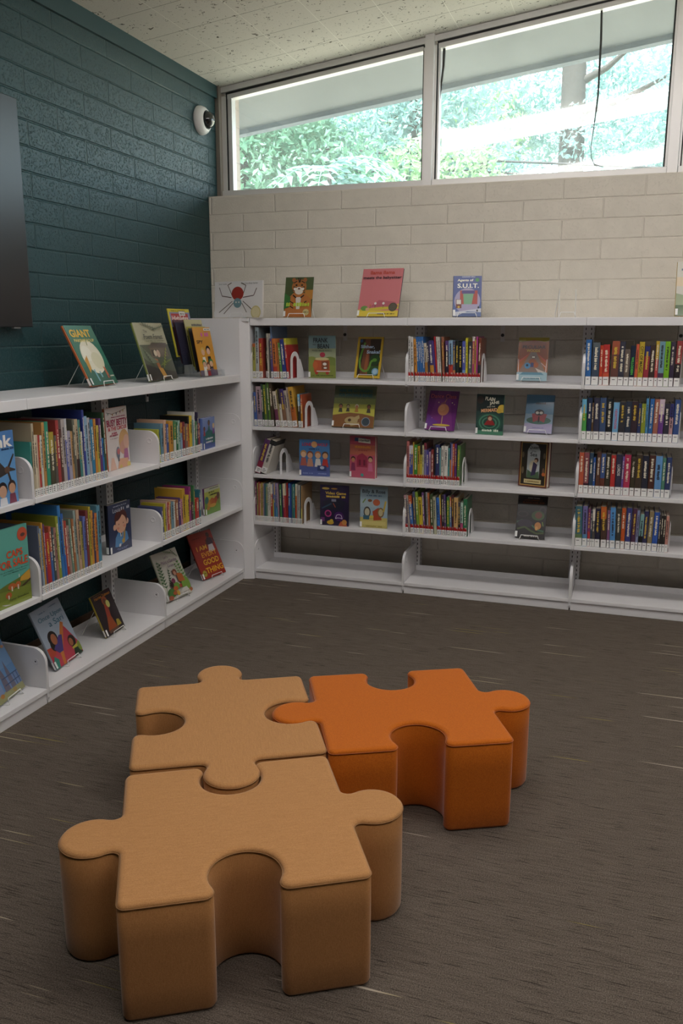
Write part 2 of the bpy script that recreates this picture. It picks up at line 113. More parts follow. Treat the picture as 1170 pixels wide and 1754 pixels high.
def ceiling_mat():
    m, nt, b = newmat('fissured_ceiling_tile')
    tc = N(nt, 'ShaderNodeTexCoord')
    br = N(nt, 'ShaderNodeTexBrick', offset=.0, offset_frequency=2)
    br.inputs['Scale'].default_value = 1; br.inputs['Brick Width'].default_value = 60; br.inputs['Row Height'].default_value = .3048
    br.inputs['Mortar Size'].default_value = .0016; br.inputs['Mortar Smooth'].default_value = .2
    mp = mapping(nt, loc=(.045, .03, 0)); L(nt, mp.outputs[0], br.inputs['Vector'])
    b2 = N(nt, 'ShaderNodeTexBrick', offset=.0, offset_frequency=2)
    b2.inputs['Scale'].default_value = 1; b2.inputs['Brick Width'].default_value = .3048; b2.inputs['Row Height'].default_value = 60
    b2.inputs['Mortar Size'].default_value = .0018; b2.inputs['Mortar Smooth'].default_value = .4
    mpb = mapping(nt, loc=(.045, 30, 0)); L(nt, mpb.outputs[0], b2.inputs['Vector'])
    n1 = N(nt, 'ShaderNodeTexNoise', Scale=34.0, Detail=3.0, Roughness=.6, Distortion=1.5); L(nt, tc.outputs['Object'], n1.inputs['Vector'])
    f = ramp(nt, [(.335, (0,0,0)), (.37, (1,1,1))]); L(nt, n1.outputs['Fac'], f.inputs['Fac'])
    n2 = N(nt, 'ShaderNodeTexVoronoi', Scale=95.0); L(nt, tc.outputs['Object'], n2.inputs['Vector'])
    f2 = ramp(nt, [(.05, (0,0,0)), (.12, (1,1,1))]); L(nt, n2.outputs['Distance'], f2.inputs['Fac'])
    mn = N(nt, 'ShaderNodeMath', operation='MINIMUM'); L(nt, f.outputs['Color'], mn.inputs[0]); L(nt, f2.outputs['Color'], mn.inputs[1])
    inv = N(nt, 'ShaderNodeMath', operation='SUBTRACT'); inv.inputs[0].default_value = 1; L(nt, br.outputs['Fac'], inv.inputs[1])
    hh = N(nt, 'ShaderNodeMath', operation='MINIMUM'); L(nt, mn.outputs[0], hh.inputs[0]); L(nt, inv.outputs[0], hh.inputs[1])
    mx = N(nt, 'ShaderNodeMix', data_type='RGBA'); L(nt, hh.outputs[0], mx.inputs[0]); mx.inputs[6].default_value = hexc('5c564c'); mx.inputs[7].default_value = hexc('d9d4ca')
    mb2 = N(nt, 'ShaderNodeMix', data_type='RGBA'); L(nt, b2.outputs['Fac'], mb2.inputs[0]); L(nt, mx.outputs[2], mb2.inputs[6]); mb2.inputs[7].default_value = hexc('f0ece2')
    L(nt, mb2.outputs[2], b.inputs['Base Color'])
    bp = N(nt, 'ShaderNodeBump', Strength=.6, Distance=.002); L(nt, hh.outputs[0], bp.inputs['Height']); L(nt, bp.outputs['Normal'], b.inputs['Normal'])
    b.inputs['Roughness'].default_value = .9; b.inputs['Specular IOR Level'].default_value = .2
    return m

def fabric_mat(name, dark, light, sx, sy, fleck=0, sz=60):
    m, nt, b = newmat(name)
    mp = mapping(nt, scale=(sx, sy, sz)); n1 = N(nt, 'ShaderNodeTexNoise', Scale=1.0, Detail=3.0); L(nt, mp.outputs[0], n1.inputs['Vector'])
    mp2 = mapping(nt, scale=(420, 420, 420)); n2 = N(nt, 'ShaderNodeTexNoise', Scale=1.0, Detail=2.0); L(nt, mp2.outputs[0], n2.inputs['Vector'])
    mp3 = mapping(nt, scale=(500, 500, 30)); n3 = N(nt, 'ShaderNodeTexNoise', Scale=1.0); L(nt, mp3.outputs[0], n3.inputs['Vector'])
    a = N(nt, 'ShaderNodeMath', operation='MULTIPLY_ADD'); L(nt, n1.outputs['Fac'], a.inputs[0]); a.inputs[1].default_value = .34
    h = N(nt, 'ShaderNodeMath', operation='MULTIPLY'); L(nt, n2.outputs['Fac'], h.inputs[0]); h.inputs[1].default_value = .5 + fleck; L(nt, h.outputs[0], a.inputs[2])
    a2 = N(nt, 'ShaderNodeMath', operation='MULTIPLY_ADD'); L(nt, n3.outputs['Fac'], a2.inputs[0]); a2.inputs[1].default_value = .09; L(nt, a.outputs[0], a2.inputs[2])
    r = ramp(nt, [(.22, hexc(dark)), (.82, hexc(light))]); L(nt, a2.outputs[0], r.inputs['Fac']); L(nt, r.outputs['Color'], b.inputs['Base Color'])
    bp = N(nt, 'ShaderNodeBump', Strength=.35, Distance=.0015); L(nt, a.outputs[0], bp.inputs['Height']); L(nt, bp.outputs['Normal'], b.inputs['Normal'])
    b.inputs['Roughness'].default_value = .85; b.inputs['Sheen Weight'].default_value = .25; b.inputs['Sheen Roughness'].default_value = .4
    b.inputs['Specular IOR Level'].default_value = .2
    return m

def leaf_mat(name, a, bcol):
    m, nt, b = newmat(name)
    oi = N(nt, 'ShaderNodeTexCoord'); n = N(nt, 'ShaderNodeTexNoise', Scale=2.5, Detail=3.0); L(nt, oi.outputs['Object'], n.inputs['Vector'])
    r = ramp(nt, [(.35, hexc(a)), (.65, hexc(bcol))]); L(nt, n.outputs['Fac'], r.inputs['Fac']); L(nt, r.outputs['Color'], b.inputs['Base Color'])
    b.inputs['Roughness'].default_value = .45
    t = N(nt, 'ShaderNodeBsdfTranslucent'); L(nt, r.outputs['Color'], t.inputs['Color'])
    mx = N(nt, 'ShaderNodeMixShader'); mx.inputs[0].default_value = .45
    L(nt, b.outputs[0], mx.inputs[1]); L(nt, t.outputs[0], mx.inputs[2])
    L(nt, mx.outputs[0], nt.nodes['Material Output'].inputs['Surface'])
    return m

def glass_mat():
    m, nt, b = newmat('dusty_hazed_glass')  # dust film, with a blue haze of outdoor light put into its colours
    tr = N(nt, 'ShaderNodeBsdfTransparent'); tr.inputs['Color'].default_value = (.90, .97, 1.0, 1)
    gl = N(nt, 'ShaderNodeBsdfGlossy'); gl.inputs['Roughness'].default_value = .02
    dif = N(nt, 'ShaderNodeBsdfTranslucent'); dif.inputs['Color'].default_value = (.85, .95, 1.0, 1)
    tc = N(nt, 'ShaderNodeTexCoord'); n = N(nt, 'ShaderNodeTexNoise', Scale=2.2, Detail=6.0, Roughness=.7); L(nt, tc.outputs['Object'], n.inputs['Vector'])
    r = ramp(nt, [(.3, (.07,.07,.07)), (.75, (.19,.19,.19))]); L(nt, n.outputs['Fac'], r.inputs['Fac'])
    m1 = N(nt, 'ShaderNodeMixShader'); L(nt, r.outputs['Color'], m1.inputs[0]); L(nt, tr.outputs[0], m1.inputs[1]); L(nt, dif.outputs[0], m1.inputs[2])
    m2 = N(nt, 'ShaderNodeMixShader'); m2.inputs[0].default_value = .085; L(nt, m1.outputs[0], m2.inputs[1]); L(nt, gl.outputs[0], m2.inputs[2])
    L(nt, m2.outputs[0], nt.nodes['Material Output'].inputs['Surface'])
    return m

M = dict(
    steel=mat('white_painted_steel', (.76,.75,.765), .32),
    slot=mat('dark_slot', (.01,.01,.01), .9),
    cream=block_wall('cream_painted_block', 'dcd5c8', 0, 2.243, .006, .55, 1.2),
    teal=block_wall('teal_painted_block', '173c40', 1, 2.218, -.631, .44, 1.6, .45),
    tealflat=mat('teal_paint', '173c40', .45),
    plain=mat('plain_wall_paint', 'c4bdb0', .7),
    carpet=carpet_mat(), ceiling=ceiling_mat(),
    tan=fabric_mat('tan_linen_fabric', '996a3e', 'c89560', 26, 420),
    tanside=fabric_mat('tan_linen_fabric_upright', '956438', 'c08a54', 640, 640, 0, 90),
    orangeside=fabric_mat('orange_felt_fabric_upright', '9c4c08', 'cc6e18', 260, 260, .1, 200),
    tan2=fabric_mat('tan_linen_fabric_turned', '996a3e', 'c89560', 420, 26),
    orange=fabric_mat('orange_felt_fabric', '9c4c08', 'cc6e18', 260, 260, .1),
    alu=mat('aluminium_frame', (.72,.70,.69), .4, .35),
    jamb=mat('grey_brown_jamb', '7d756c', .5),
    gasket=mat('black_gasket', (.012,.012,.012), .6),
    wire=mat('white_wire', (.78,.78,.77), .3),
    acrylic=None, glass=glass_mat(),
    paper=mat('page_paper', 'd8d0bc', .8),
    lab=mat('label_white', 'e6e6e4', .45), labink=mat('label_ink', '35353a', .6), labred=mat('label_red', 'a41c1c', .4),
    black=mat('black_plastic', (.012,.012,.013), .3),
)
# ---------------------------------------------------------------- mesh helpers
class MB:
    def __init__(s): s.v = []; s.f = []; s.mi = []; s.sm = []
    def add(s, vs, fs, mi=0, smooth=False):
        o = len(s.v); s.v += [tuple(v) for v in vs]
        for f in fs: s.f.append([i+o for i in f]); s.mi.append(mi); s.sm.append(smooth)
        return s
    def box(s, x0, y0, z0, x1, y1, z1, mi=0):
        vs = [(x0,y0,z0),(x1,y0,z0),(x1,y1,z0),(x0,y1,z0),(x0,y0,z1),(x1,y0,z1),(x1,y1,z1),(x0,y1,z1)]
        return s.add(vs, [(0,3,2,1),(4,5,6,7),(0,1,5,4),(1,2,6,5),(2,3,7,6),(3,0,4,7)], mi)
    def prism(s, pts, axis, a, b, mi=0, smooth=False):
        """extrude a 2D outline along an axis (0,1,2) from a to b"""
        def mk(p, q): return {0: (q, p[0], p[1]), 1: (p[0], q, p[1]), 2: (p[0], p[1], q)}[axis]
        n = len(pts); vs = [mk(p, a) for p in pts] + [mk(p, b) for p in pts]
        s.add(vs, [tuple(range(n))[::-1], tuple(range(n, 2*n))], mi)
        s.add(vs, [(i, (i+1) % n, n+(i+1) % n, n+i) for i in range(n)], mi, smooth)
        return s
    def tube(s, path, r, n=6, mi=0, cap=True):
        P = [Vector(p) for p in path]; rings = []
        for i, p in enumerate(P):
            d = ((P[i]-P[i-1]).normalized() if i else Vector()) + ((P[i+1]-P[i]).normalized() if i < len(P)-1 else Vector())
            d = d.normalized() if d.length > 1e-6 else Vector((0,0,1))
            a = d.cross(Vector((0,0,1)) if abs(d.z) < .95 else Vector((1,0,0))).normalized(); b = d.cross(a)
            rr = r[i] if isinstance(r, (list, tuple)) else r
            rings.append([p + a*rr*math.cos(2*math.pi*k/n) + b*rr*math.sin(2*math.pi*k/n) for k in range(n)])
        vs = [v for g in rings for v in g]; fs = []
        for i in range(len(P)-1):
            for k in range(n):
                fs.append((i*n+k, i*n+(k+1) % n, (i+1)*n+(k+1) % n, (i+1)*n+k))
        s.add(vs, fs, mi, True)
        if cap: s.add(vs, [tuple(range(n))[::-1], tuple(range(len(vs)-n, len(vs)))], mi)
        return s
    def lathe(s, prof, n=32, axis=2, c=(0,0,0), mi=0):
        vs = []; fs = []
        for r, h in prof:
            for k in range(n):
                a = 2*math.pi*k/n; p = {2: (r*math.cos(a), r*math.sin(a), h), 0: (h, r*math.cos(a), r*math.sin(a)), 1: (r*math.cos(a), h, r*math.sin(a))}[axis]
                vs.append((p[0]+c[0], p[1]+c[1], p[2]+c[2]))
        for i in range(len(prof)-1):
            for k in range(n): fs.append((i*n+k, i*n+(k+1) % n, (i+1)*n+(k+1) % n, (i+1)*n+k))
        return s.add(vs, fs, mi, True)
    def build(s, name, mats, parent=None, bevel=0, loc=None):
        me = bpy.data.meshes.new(name); me.from_pydata(s.v, [], s.f)
        for m in (mats if isinstance(mats, (list, tuple)) else [mats]): me.materials.append(m)
        me.polygons.foreach_set('material_index', s.mi); me.polygons.foreach_set('use_smooth', s.sm)
        bm = bmesh.new(); bm.from_mesh(me); bmesh.ops.recalc_face_normals(bm, faces=bm.faces); bm.to_mesh(me); bm.free()
        o = bpy.data.objects.new(name, me); C.objects.link(o)
        if parent: o.parent = parent
        if loc: o.location = loc
        if bevel:
            b = o.modifiers.new('bevel', 'BEVEL'); b.width = bevel; b.segments = 2; b.limit_method = 'ANGLE'; b.angle_limit = R_(40)
        return o
USED = set()
def tag(o, label, cat, group=None):
    if not 4 <= len(label.split()) <= 16: print('LONG', len(label.split()), label)
    assert label not in USED, label
    USED.add(label)
    o['label'] = label; o['category'] = cat
    if group: o['group'] = group
    return o
def empty(name, label, cat, loc, rot=(0,0,0), group=None):
    o = bpy.data.objects.new(name, None); C.objects.link(o); o.location = loc; o.rotation_euler = rot; o.empty_display_size = .05
    return tag(o, label, cat, group)
def struct(o): o['kind'] = 'structure'; return o
def arc(cx, cy, r, a0, a1, n=8):
    return [(cx+r*math.cos(R_(a0+(a1-a0)*i/n)), cy+r*math.sin(R_(a0+(a1-a0)*i/n))) for i in range(n+1)]
_txt = {}
def text_mesh(t, bold=0.0):
    """flat glyph outlines of a word, width and height normalised to its own bounds"""
    k = (t, bold)
    if k in _txt: return _txt[k]
    cu = bpy.data.curves.new('t', 'FONT'); cu.body = t; cu.size = 1; cu.offset = bold; cu.resolution_u = 3
    ob = bpy.data.objects.new('t', cu); C.objects.link(ob)
    dg = bpy.context.evaluated_depsgraph_get(); me = bpy.data.meshes.new_from_object(ob.evaluated_get(dg))
    vs = [v.co.copy() for v in me.vertices]; fs = [tuple(p.vertices) for p in me.polygons]
    bpy.data.objects.remove(ob); bpy.data.curves.remove(cu); bpy.data.meshes.remove(me)
    x0 = min(v.x for v in vs); x1 = max(v.x for v in vs); y0 = min(v.y for v in vs); y1 = max(v.y for v in vs)
    _txt[k] = ([(v.x-x0, v.y-y0) for v in vs], fs, x1-x0, y1-y0)
    return _txt[k]

# ---------------------------------------------------------------- room shell
SL = .122
def cz(x): return 2.885 + SL*(x+.43)
XR, YF = 7.0, -8.0
struct(MB().box(-.63, YF-.2, -.1, XR+.2, .62, 0).build('floor', M['carpet']))
struct(MB().box(-.63, YF, 0, -.43, .62, 3.0).build('wall_left', M['teal']))
struct(MB().box(-.43, .38, 0, XR, .62, 2.243).build('wall_back', M['cream'], bevel=.004))
struct(MB().prism([(6.09, 2.243), (XR, 2.243), (XR, cz(XR)+.05), (6.09, cz(6.09)+.05)], 1, .5, .62).build('wall_back', M['cream']))
struct(MB().box(XR, YF, 0, XR+.2, .62, 4.0).build('wall_right', M['plain']))
struct(MB().prism([(-.63, 0), (XR+.2, 0), (XR+.2, 4.0), (-.63, 3.0)], 1, YF-.2, YF).build('wall_front', mat('unseen_dark_wall', '4a5254', .7)))  # unseen wall, its dark colour chosen to cut light on the seat sides
ce = struct(MB().box(0, YF-.2, 0, 7.7, .545, .12).build('ceiling', M['ceiling']))
ce.location = (-.43, 0, 2.885); ce.rotation_euler = (0, -math.atan(SL), 0)
struct(MB().prism([(YF, 2.735), (.52, 2.818), (.52, 2.90), (YF, 2.90)], 0, -.43, -.414).build('trim_1', M['tealflat']))
struct(MB().box(-.43, YF, 0, -.418, .36, .08).build('baseboard_left', mat('brown_baseboard', '5a4638', .6)))
# ---------------------------------------------------------------- clerestory windows under the sloping ceiling
def window(n, x0, x1):
    fa, fb_, fc = (.028, .036, .062) if n == 1 else (.010, .017, .027)
    zb = 2.295
    w = MB()
    zt = lambda x: cz(x)-.004
    w.box(x0, .52, 2.243, x1, .60, zb)                                              # sill frame
    w.prism([(x0, zt(x0)-.03), (x1, zt(x1)-.03), (x1, zt(x1)), (x0, zt(x0))], 1, .53, .60)   # raked head
    w.prism([(x0, zb), (x0+fa, zb), (x0+fa, zt(x0)-.05), (x0, zt(x0)-.05)], 1, .535, .60)
    w.prism([(x1-.012, zb), (x1, zb), (x1, zt(x1)-.05), (x1-.012, zt(x1)-.05)], 1, .535, .60)
    # glazing beads inside the gaskets
    w.prism([(x0+fb_, zb), (x0+fc, zb), (x0+fc, zt(x0)-.05), (x0+fb_, zt(x0)-.05)], 1, .548, .60)
    w.prism([(x0+fb_, zt(x0)-.064), (x1-.02, zt(x1)-.064), (x1-.02, zt(x1)-.038), (x0+fb_, zt(x0)-.038)], 1, .545, .60)
    f = struct(w.build('window_%d' % n, M['alu'], bevel=.002))
    g = MB()
    g.prism([(x0+fa, zb), (x0+fb_, zb), (x0+fb_, zt(x0)-.03), (x0+fa, zt(x0)-.03)], 1, .542, .598)
    g.prism([(x1-.02, zb), (x1-.012, zb), (x1-.012, zt(x1)-.06), (x1-.02, zt(x1)-.06)], 1, .548, .598)
    g.prism([(x0+fa, zt(x0)-.039), (x1-.014, zt(x1)-.039), (x1-.014, zt(x1)-.029), (x0+fa, zt(x0)-.029)], 1, .540, .598)
    g.build('gasket', M['gasket'], f)
    p = MB().add([(x0+fa, .59, zb-.005), (x1-.014, .59, zb-.005), (x1-.014, .59, zt(x1)-.03), (x0+fa, .59, zt(x0)-.03)], [(0,1,2,3)])
    p.build('glass_pane', M['glass'], f)
    return f
window(1, -.404, .858); window(2, .908, 2.158); window(3, 2.211, 3.47); window(4, 3.52, 4.78); window(5, 4.83, 6.09)
struct(MB().box(-.43, .50, 2.243, -.404, .60, cz(-.43)).build('trim_2', M['jamb']))
for i, x in enumerate((.858, 2.158, 3.47, 4.78)):
    struct(MB().prism([(x, 2.243), (x+.05, 2.243), (x+.05, cz(x+.05)), (x, cz(x))], 1, .505, .60).build('trim_%d' % (i+3), M['alu'], bevel=.002))
# loose strips of glazing seal that hang in the second pane
pts = [(1.779, 3.10), (1.785, 2.95), (1.787, 2.68), (1.777, 2.55), (1.766, 2.42), (1.772, 2.37), (1.79, 2.335), (1.839, 2.318)]
mb = MB(); n = len(pts)
wd = [.006, .0065, .005, .003, .0022, .002, .002, .0015]
mb.tube([(p[0], .575, p[1]) for p in pts], wd, 6)
tag(mb.build('hanging_seal_strip', mat('grey_rubber', '3c3c3a', .7)), 'long dark loose seal strip hanging down the right window pane', 'strip')
mb = MB().tube([(.950, .575, 2.985), (.948, .575, 2.90), (.938, .575, 2.80), (.930, .575, 2.70), (.924, .575, 2.56), (.926, .575, 2.42)], [.008, .007, .005, .003, .002, .001], 6)
tag(mb.build('hanging_seal_strip', mat('grey_rubber', '3c3c3a', .7)), 'short dark loose seal strip beside the window mullion', 'strip')

# ---------------------------------------------------------------- shelving
W, SD = .914, .28
def shelf_bay(label, loc, rotz, top, shelves, depth, group):
    t = empty('shelving_bay', label, 'shelf', loc, (0, 0, rotz), group)
    # uprights with their slots
    for x0, sgn in ((.0, 1), (W-.028, -1)):
        u = MB().box(x0, .287, 0, x0+.028, .345, top-.02)
        z = .09
        xs = x0+.028 if sgn > 0 else x0
        while z < top-.06:
            u.box(x0+.012, .2862, z, x0+.016, .288, z+.012, 1)
            u.box(xs-.0006, .318, z, xs+.0006, .322, z+.012, 1)
            z += .0254
        u.build('upright', [M['steel'], M['slot']], t)
    b = MB().box(.003, .008, 0, W-.003, .022, .048).build('kick_plate', M['steel'], t, bevel=.002)
    b = MB().box(.0075, 0, .046, W-.0075, SD, .066).box(.0075, SD-.004, .06, W-.0075, SD, .098).build('base_shelf', M['steel'], t, bevel=.003)
    def bracket(par, z, base=False):
        lo = -.026 if not base else -.052
        hi = .156 if not base else .165
        r = .058
        out = [(.0015, lo+.012), (.006, lo)] + [(.284, lo), (.284, hi+.003)] + arc(r, hi-r, r, 90, 180, 8)
        for x0, face in ((.0005, 1), (W-.0065, -1)):
            k = MB().prism(out, 0, x0, x0+.006, 0)
            # pressed dimple on both faces
            for fx, s in ((x0+.006, 1), (x0, -1)):
                k.lathe([(.0145, 0), (.0135, .0012*s), (.011, .0014*s), (.009, .0004*s), (0, .0004*s)], 20, 0, (fx, .047, .108))
                if base: k.lathe([(.0032, .0008*s), (0, .0009*s)], 10, 0, (fx, .047, .108), 1)
            k.build('end_bracket', [M['steel'], M['slot']], par, bevel=.0022, loc=(0, 0, z))
    for z in shelves:
        s = MB().box(.007, 0, -.021, W-.007, .016, 0).box(.007, .012, -.012, W-.007, SD, -.0005).box(.007, SD-.003, -.01, W-.007, SD, .032)
        so = s.build('shelf_board', M['steel'], t, bevel=.002, loc=(0, 0, z))
        so.location = (0, 0, 0); so.data.transform(Matrix.Translation((0, 0, z)))
        bracket(so, z)
    bracket(t, .066, True)
    c = MB().box(.0006, 0, top-.0402, W-.0006, .018, top).box(.0006, .016, top-.02, W-.0006, depth, top).build('canopy_top', M['steel'], t, bevel=.002)
    k = MB().box(W/2-.011, .33, top-.125, W/2+.011, .336, top-.022).box(W/2-.011, .33, top-.03, W/2+.011, .372, top-.022)
    k.lathe([(.009, .328), (.009, .324), (.004, .323), (0, .323)], 14, 1, (W/2, 0, top-.09), 1)
    k.build('wall_clip', [mat('zinc_clip', (.72,.71,.70), .45, .1), mat('dark_bolt', (.06,.06,.06), .5, .5)], t)
    return t
BZ = [1.19, .915, .636, .355]; LZ = [.832, .447]
g1 = 'white shelving bays along the cream wall'; g2 = 'white shelving bays along the dark teal wall'
shelf_bay('tall white steel shelving bay on the cream wall nearest the corner', (0, 0, 0), 0, 1.523, BZ, .372, g1)
shelf_bay('tall white steel shelving bay in the middle of the cream wall', (W, 0, 0), 0, 1.523, BZ, .372, g1)
shelf_bay('tall white steel shelving bay on the cream wall at the photo right edge', (2*W, 0, 0), 0, 1.523, BZ, .372, g1)
XL, YL = -.0534, -.0275
shelf_bay('low white steel shelving bay on the teal wall nearest the corner', (XL, YL-W, 0), math.pi/2, 1.208, LZ, .368, g2)
shelf_bay('low white steel shelving bay in the middle of the teal wall', (XL, YL-2*W, 0), math.pi/2, 1.208, LZ, .368, g2)
shelf_bay('low white steel shelving bay on the teal wall nearest the camera', (XL, YL-3*W, 0), math.pi/2, 1.208, LZ, .368, g2)
t = empty('corner_post_unit', 'white steel corner post and grey end panel joining the two shelf runs', 'corner post', (0, 0, 0))
MB().prism([(-.0534, -.0265), (-.006, -.006), (-.001, 0), (-.001, .06), (-.0534, .06)], 2, 0, 1.523).build('corner_post', M['steel'], t, bevel=.0015)
MB().box(-.41, -.0265, 0, -.0534, -.021, 1.523).build('end_panel', M['steel'], t)
MB().box(-.014, .061, 0, -.002, .372, 1.504).build('end_panel', M['steel'], t)
MB().box(-.41, -.021, 1.505, -.001, .372, 1.523).build('corner_top', M['steel'], t)

def bookend(label, x, y, z):
    rot = -5 if x < .6 else 0
    t = empty('bookend', label, 'bookend', (x, y, z), (0, 0, R_(rot)), 'white steel bookends on the back shelves')
    o = [(0, 0)] + arc(.052, .098, .052, 180, 0, 14) + [(.104, 0)]
    i = [(.024, 0)] + arc(.052, .098, .028, 180, 0, 14) + [(.080, 0)]
    n = len(o); m = MB(); vs = [(0, p[0], p[1]) for p in o+i] + [(.003, p[0], p[1]) for p in o+i]
    for k in range(n-1):
        a, b, c, d = k, k+1, n+k+1, n+k; q = 2*n
        m.add([vs[j] for j in (a, b, c, d, a+q, b+q, c+q, d+q)], [(0,1,2,3), (7,6,5,4), (0,1,5,4), (3,2,6,7)])
    m.build('arch', M['steel'], t)
    MB().prism([(.106, 0), (.106, .104), (.114, .108), (.122, .104), (.155, .05), (.17, .012), (.17, 0)], 0, 0, .003).build('rear_wing', M['steel'], t)
    MB().box(-.055, .022, 0, .003, .082, .0008).build('foot_plate', M['steel'], t)
    return t
for lab, x, y, z in (('top shelf of the corner bay beside a red book', .2365, .02, 1.19), ('second shelf of the corner bay beside leaning books', .325, .012, .915),
                     ('third shelf of the corner bay holding two leaning books', .16, .028, .636), ('fourth shelf of the corner bay', .315, .013, .355),
                     ('top shelf of the middle back bay', 1.31, .03, 1.19), ('third shelf of the middle back bay', 1.228, .017, .636), ('fourth shelf of the middle back bay', 1.272, .022, .355),
                     ('top shelf of the right back bay', 2.281, .03, 1.19), ('second shelf of the right back bay', 2.299, .03, .915), ('third shelf of the right back bay', 2.283, .03, .636), ('fourth shelf of the right back bay', 2.296, .03, .355)):
    bookend('white arched bookend on ' + lab, x, y, z)

# ---------------------------------------------------------------- library books standing in rows
def shade(h, k):
    return tuple(max(0, min(1, lin(int(h[i:i+2], 16)/255)*k)) for i in (0, 2, 4))
def colour_name(h):
    r, g, b = (int(h[i:i+2], 16)/255 for i in (0, 2, 4)); mx = max(r, g, b); mn = min(r, g, b); v = mx; s = 0 if mx == 0 else (mx-mn)/mx
    if s < .16: return 'black' if v < .22 else 'charcoal' if v < .36 else 'grey' if v < .62 else 'pale grey' if v < .78 else 'white'
    if mx == r: hu = 60*(((g-b)/(mx-mn)) % 6)
    elif mx == g: hu = 60*((b-r)/(mx-mn)+2)
    else: hu = 60*((r-g)/(mx-mn)+4)
    if hu < 14 or hu >= 345: n = 'red' if s > .5 else 'dusty pink'; n = 'maroon' if v < .48 and s > .3 else n
    elif hu < 40: n = 'orange' if s > .6 and v > .6 else 'tan' if v > .55 else 'brown'
    elif hu < 68: n = 'yellow' if v > .62 and s > .5 else 'cream' if v > .7 else 'olive'
    elif hu < 165: n = 'green' if v > .38 else 'dark green'
    elif hu < 200: n = 'teal'
    elif hu < 255: n = 'blue' if v > .45 else 'navy'
    elif hu < 300: n = 'purple' if v < .62 else 'lilac'
    else: n = 'magenta' if s > .45 else 'mauve'
    return n
ORD = 'first second third fourth fifth sixth seventh eighth ninth tenth eleventh twelfth thirteenth fourteenth fifteenth sixteenth seventeenth eighteenth nineteenth twentieth'.split()
def ordinal(i):
    if i < 20: return ORD[i]
    if i == 29: return 'thirtieth'
    return 'twenty-' + ORD[i-20]
INK = {'light': mat('spine_ink_light', 'e8e0c8', .4), 'dark': mat('spine_ink_dark', '26242a', .4), 'gold': mat('spine_ink_gold', 'd8b848', .4)}
def glyphs(mb, x0, x1, z0, z1, y, rng, mi=0):
    """tiny unreadable strokes that run down a spine like distant lettering"""
    z = z1
    while z > z0+.004:
        l = rng.uniform(.0022, .0048)
        if rng.random() < .16: z -= l; continue
        a = rng.uniform(0, .25)*(x1-x0); b = rng.uniform(0, .3)*(x1-x0)
        mb.add([(x0+a, y, z-l*.72), (x1-b, y, z-l*.72), (x1-b, y, z), (x0+a, y, z)], [(0,1,2,3)], mi)
        if rng.random() < .6: mb.add([(x0+a, y, z-l), (x0+a+(x1-x0)*.25, y, z-l), (x0+a+(x1-x0)*.25, y, z-l*.7), (x0+a, y, z-l*.7)], [(0,1,2,3)], mi)
        z -= l
def soft(h):
    if not h: return h
    v = [int(h[i:i+2], 16) for i in (0, 2, 4)]; g = sum(v)/3
    return ''.join('%02x' % int(max(0, min(255, (g+(q-g)*.86)*.95))) for q in v)
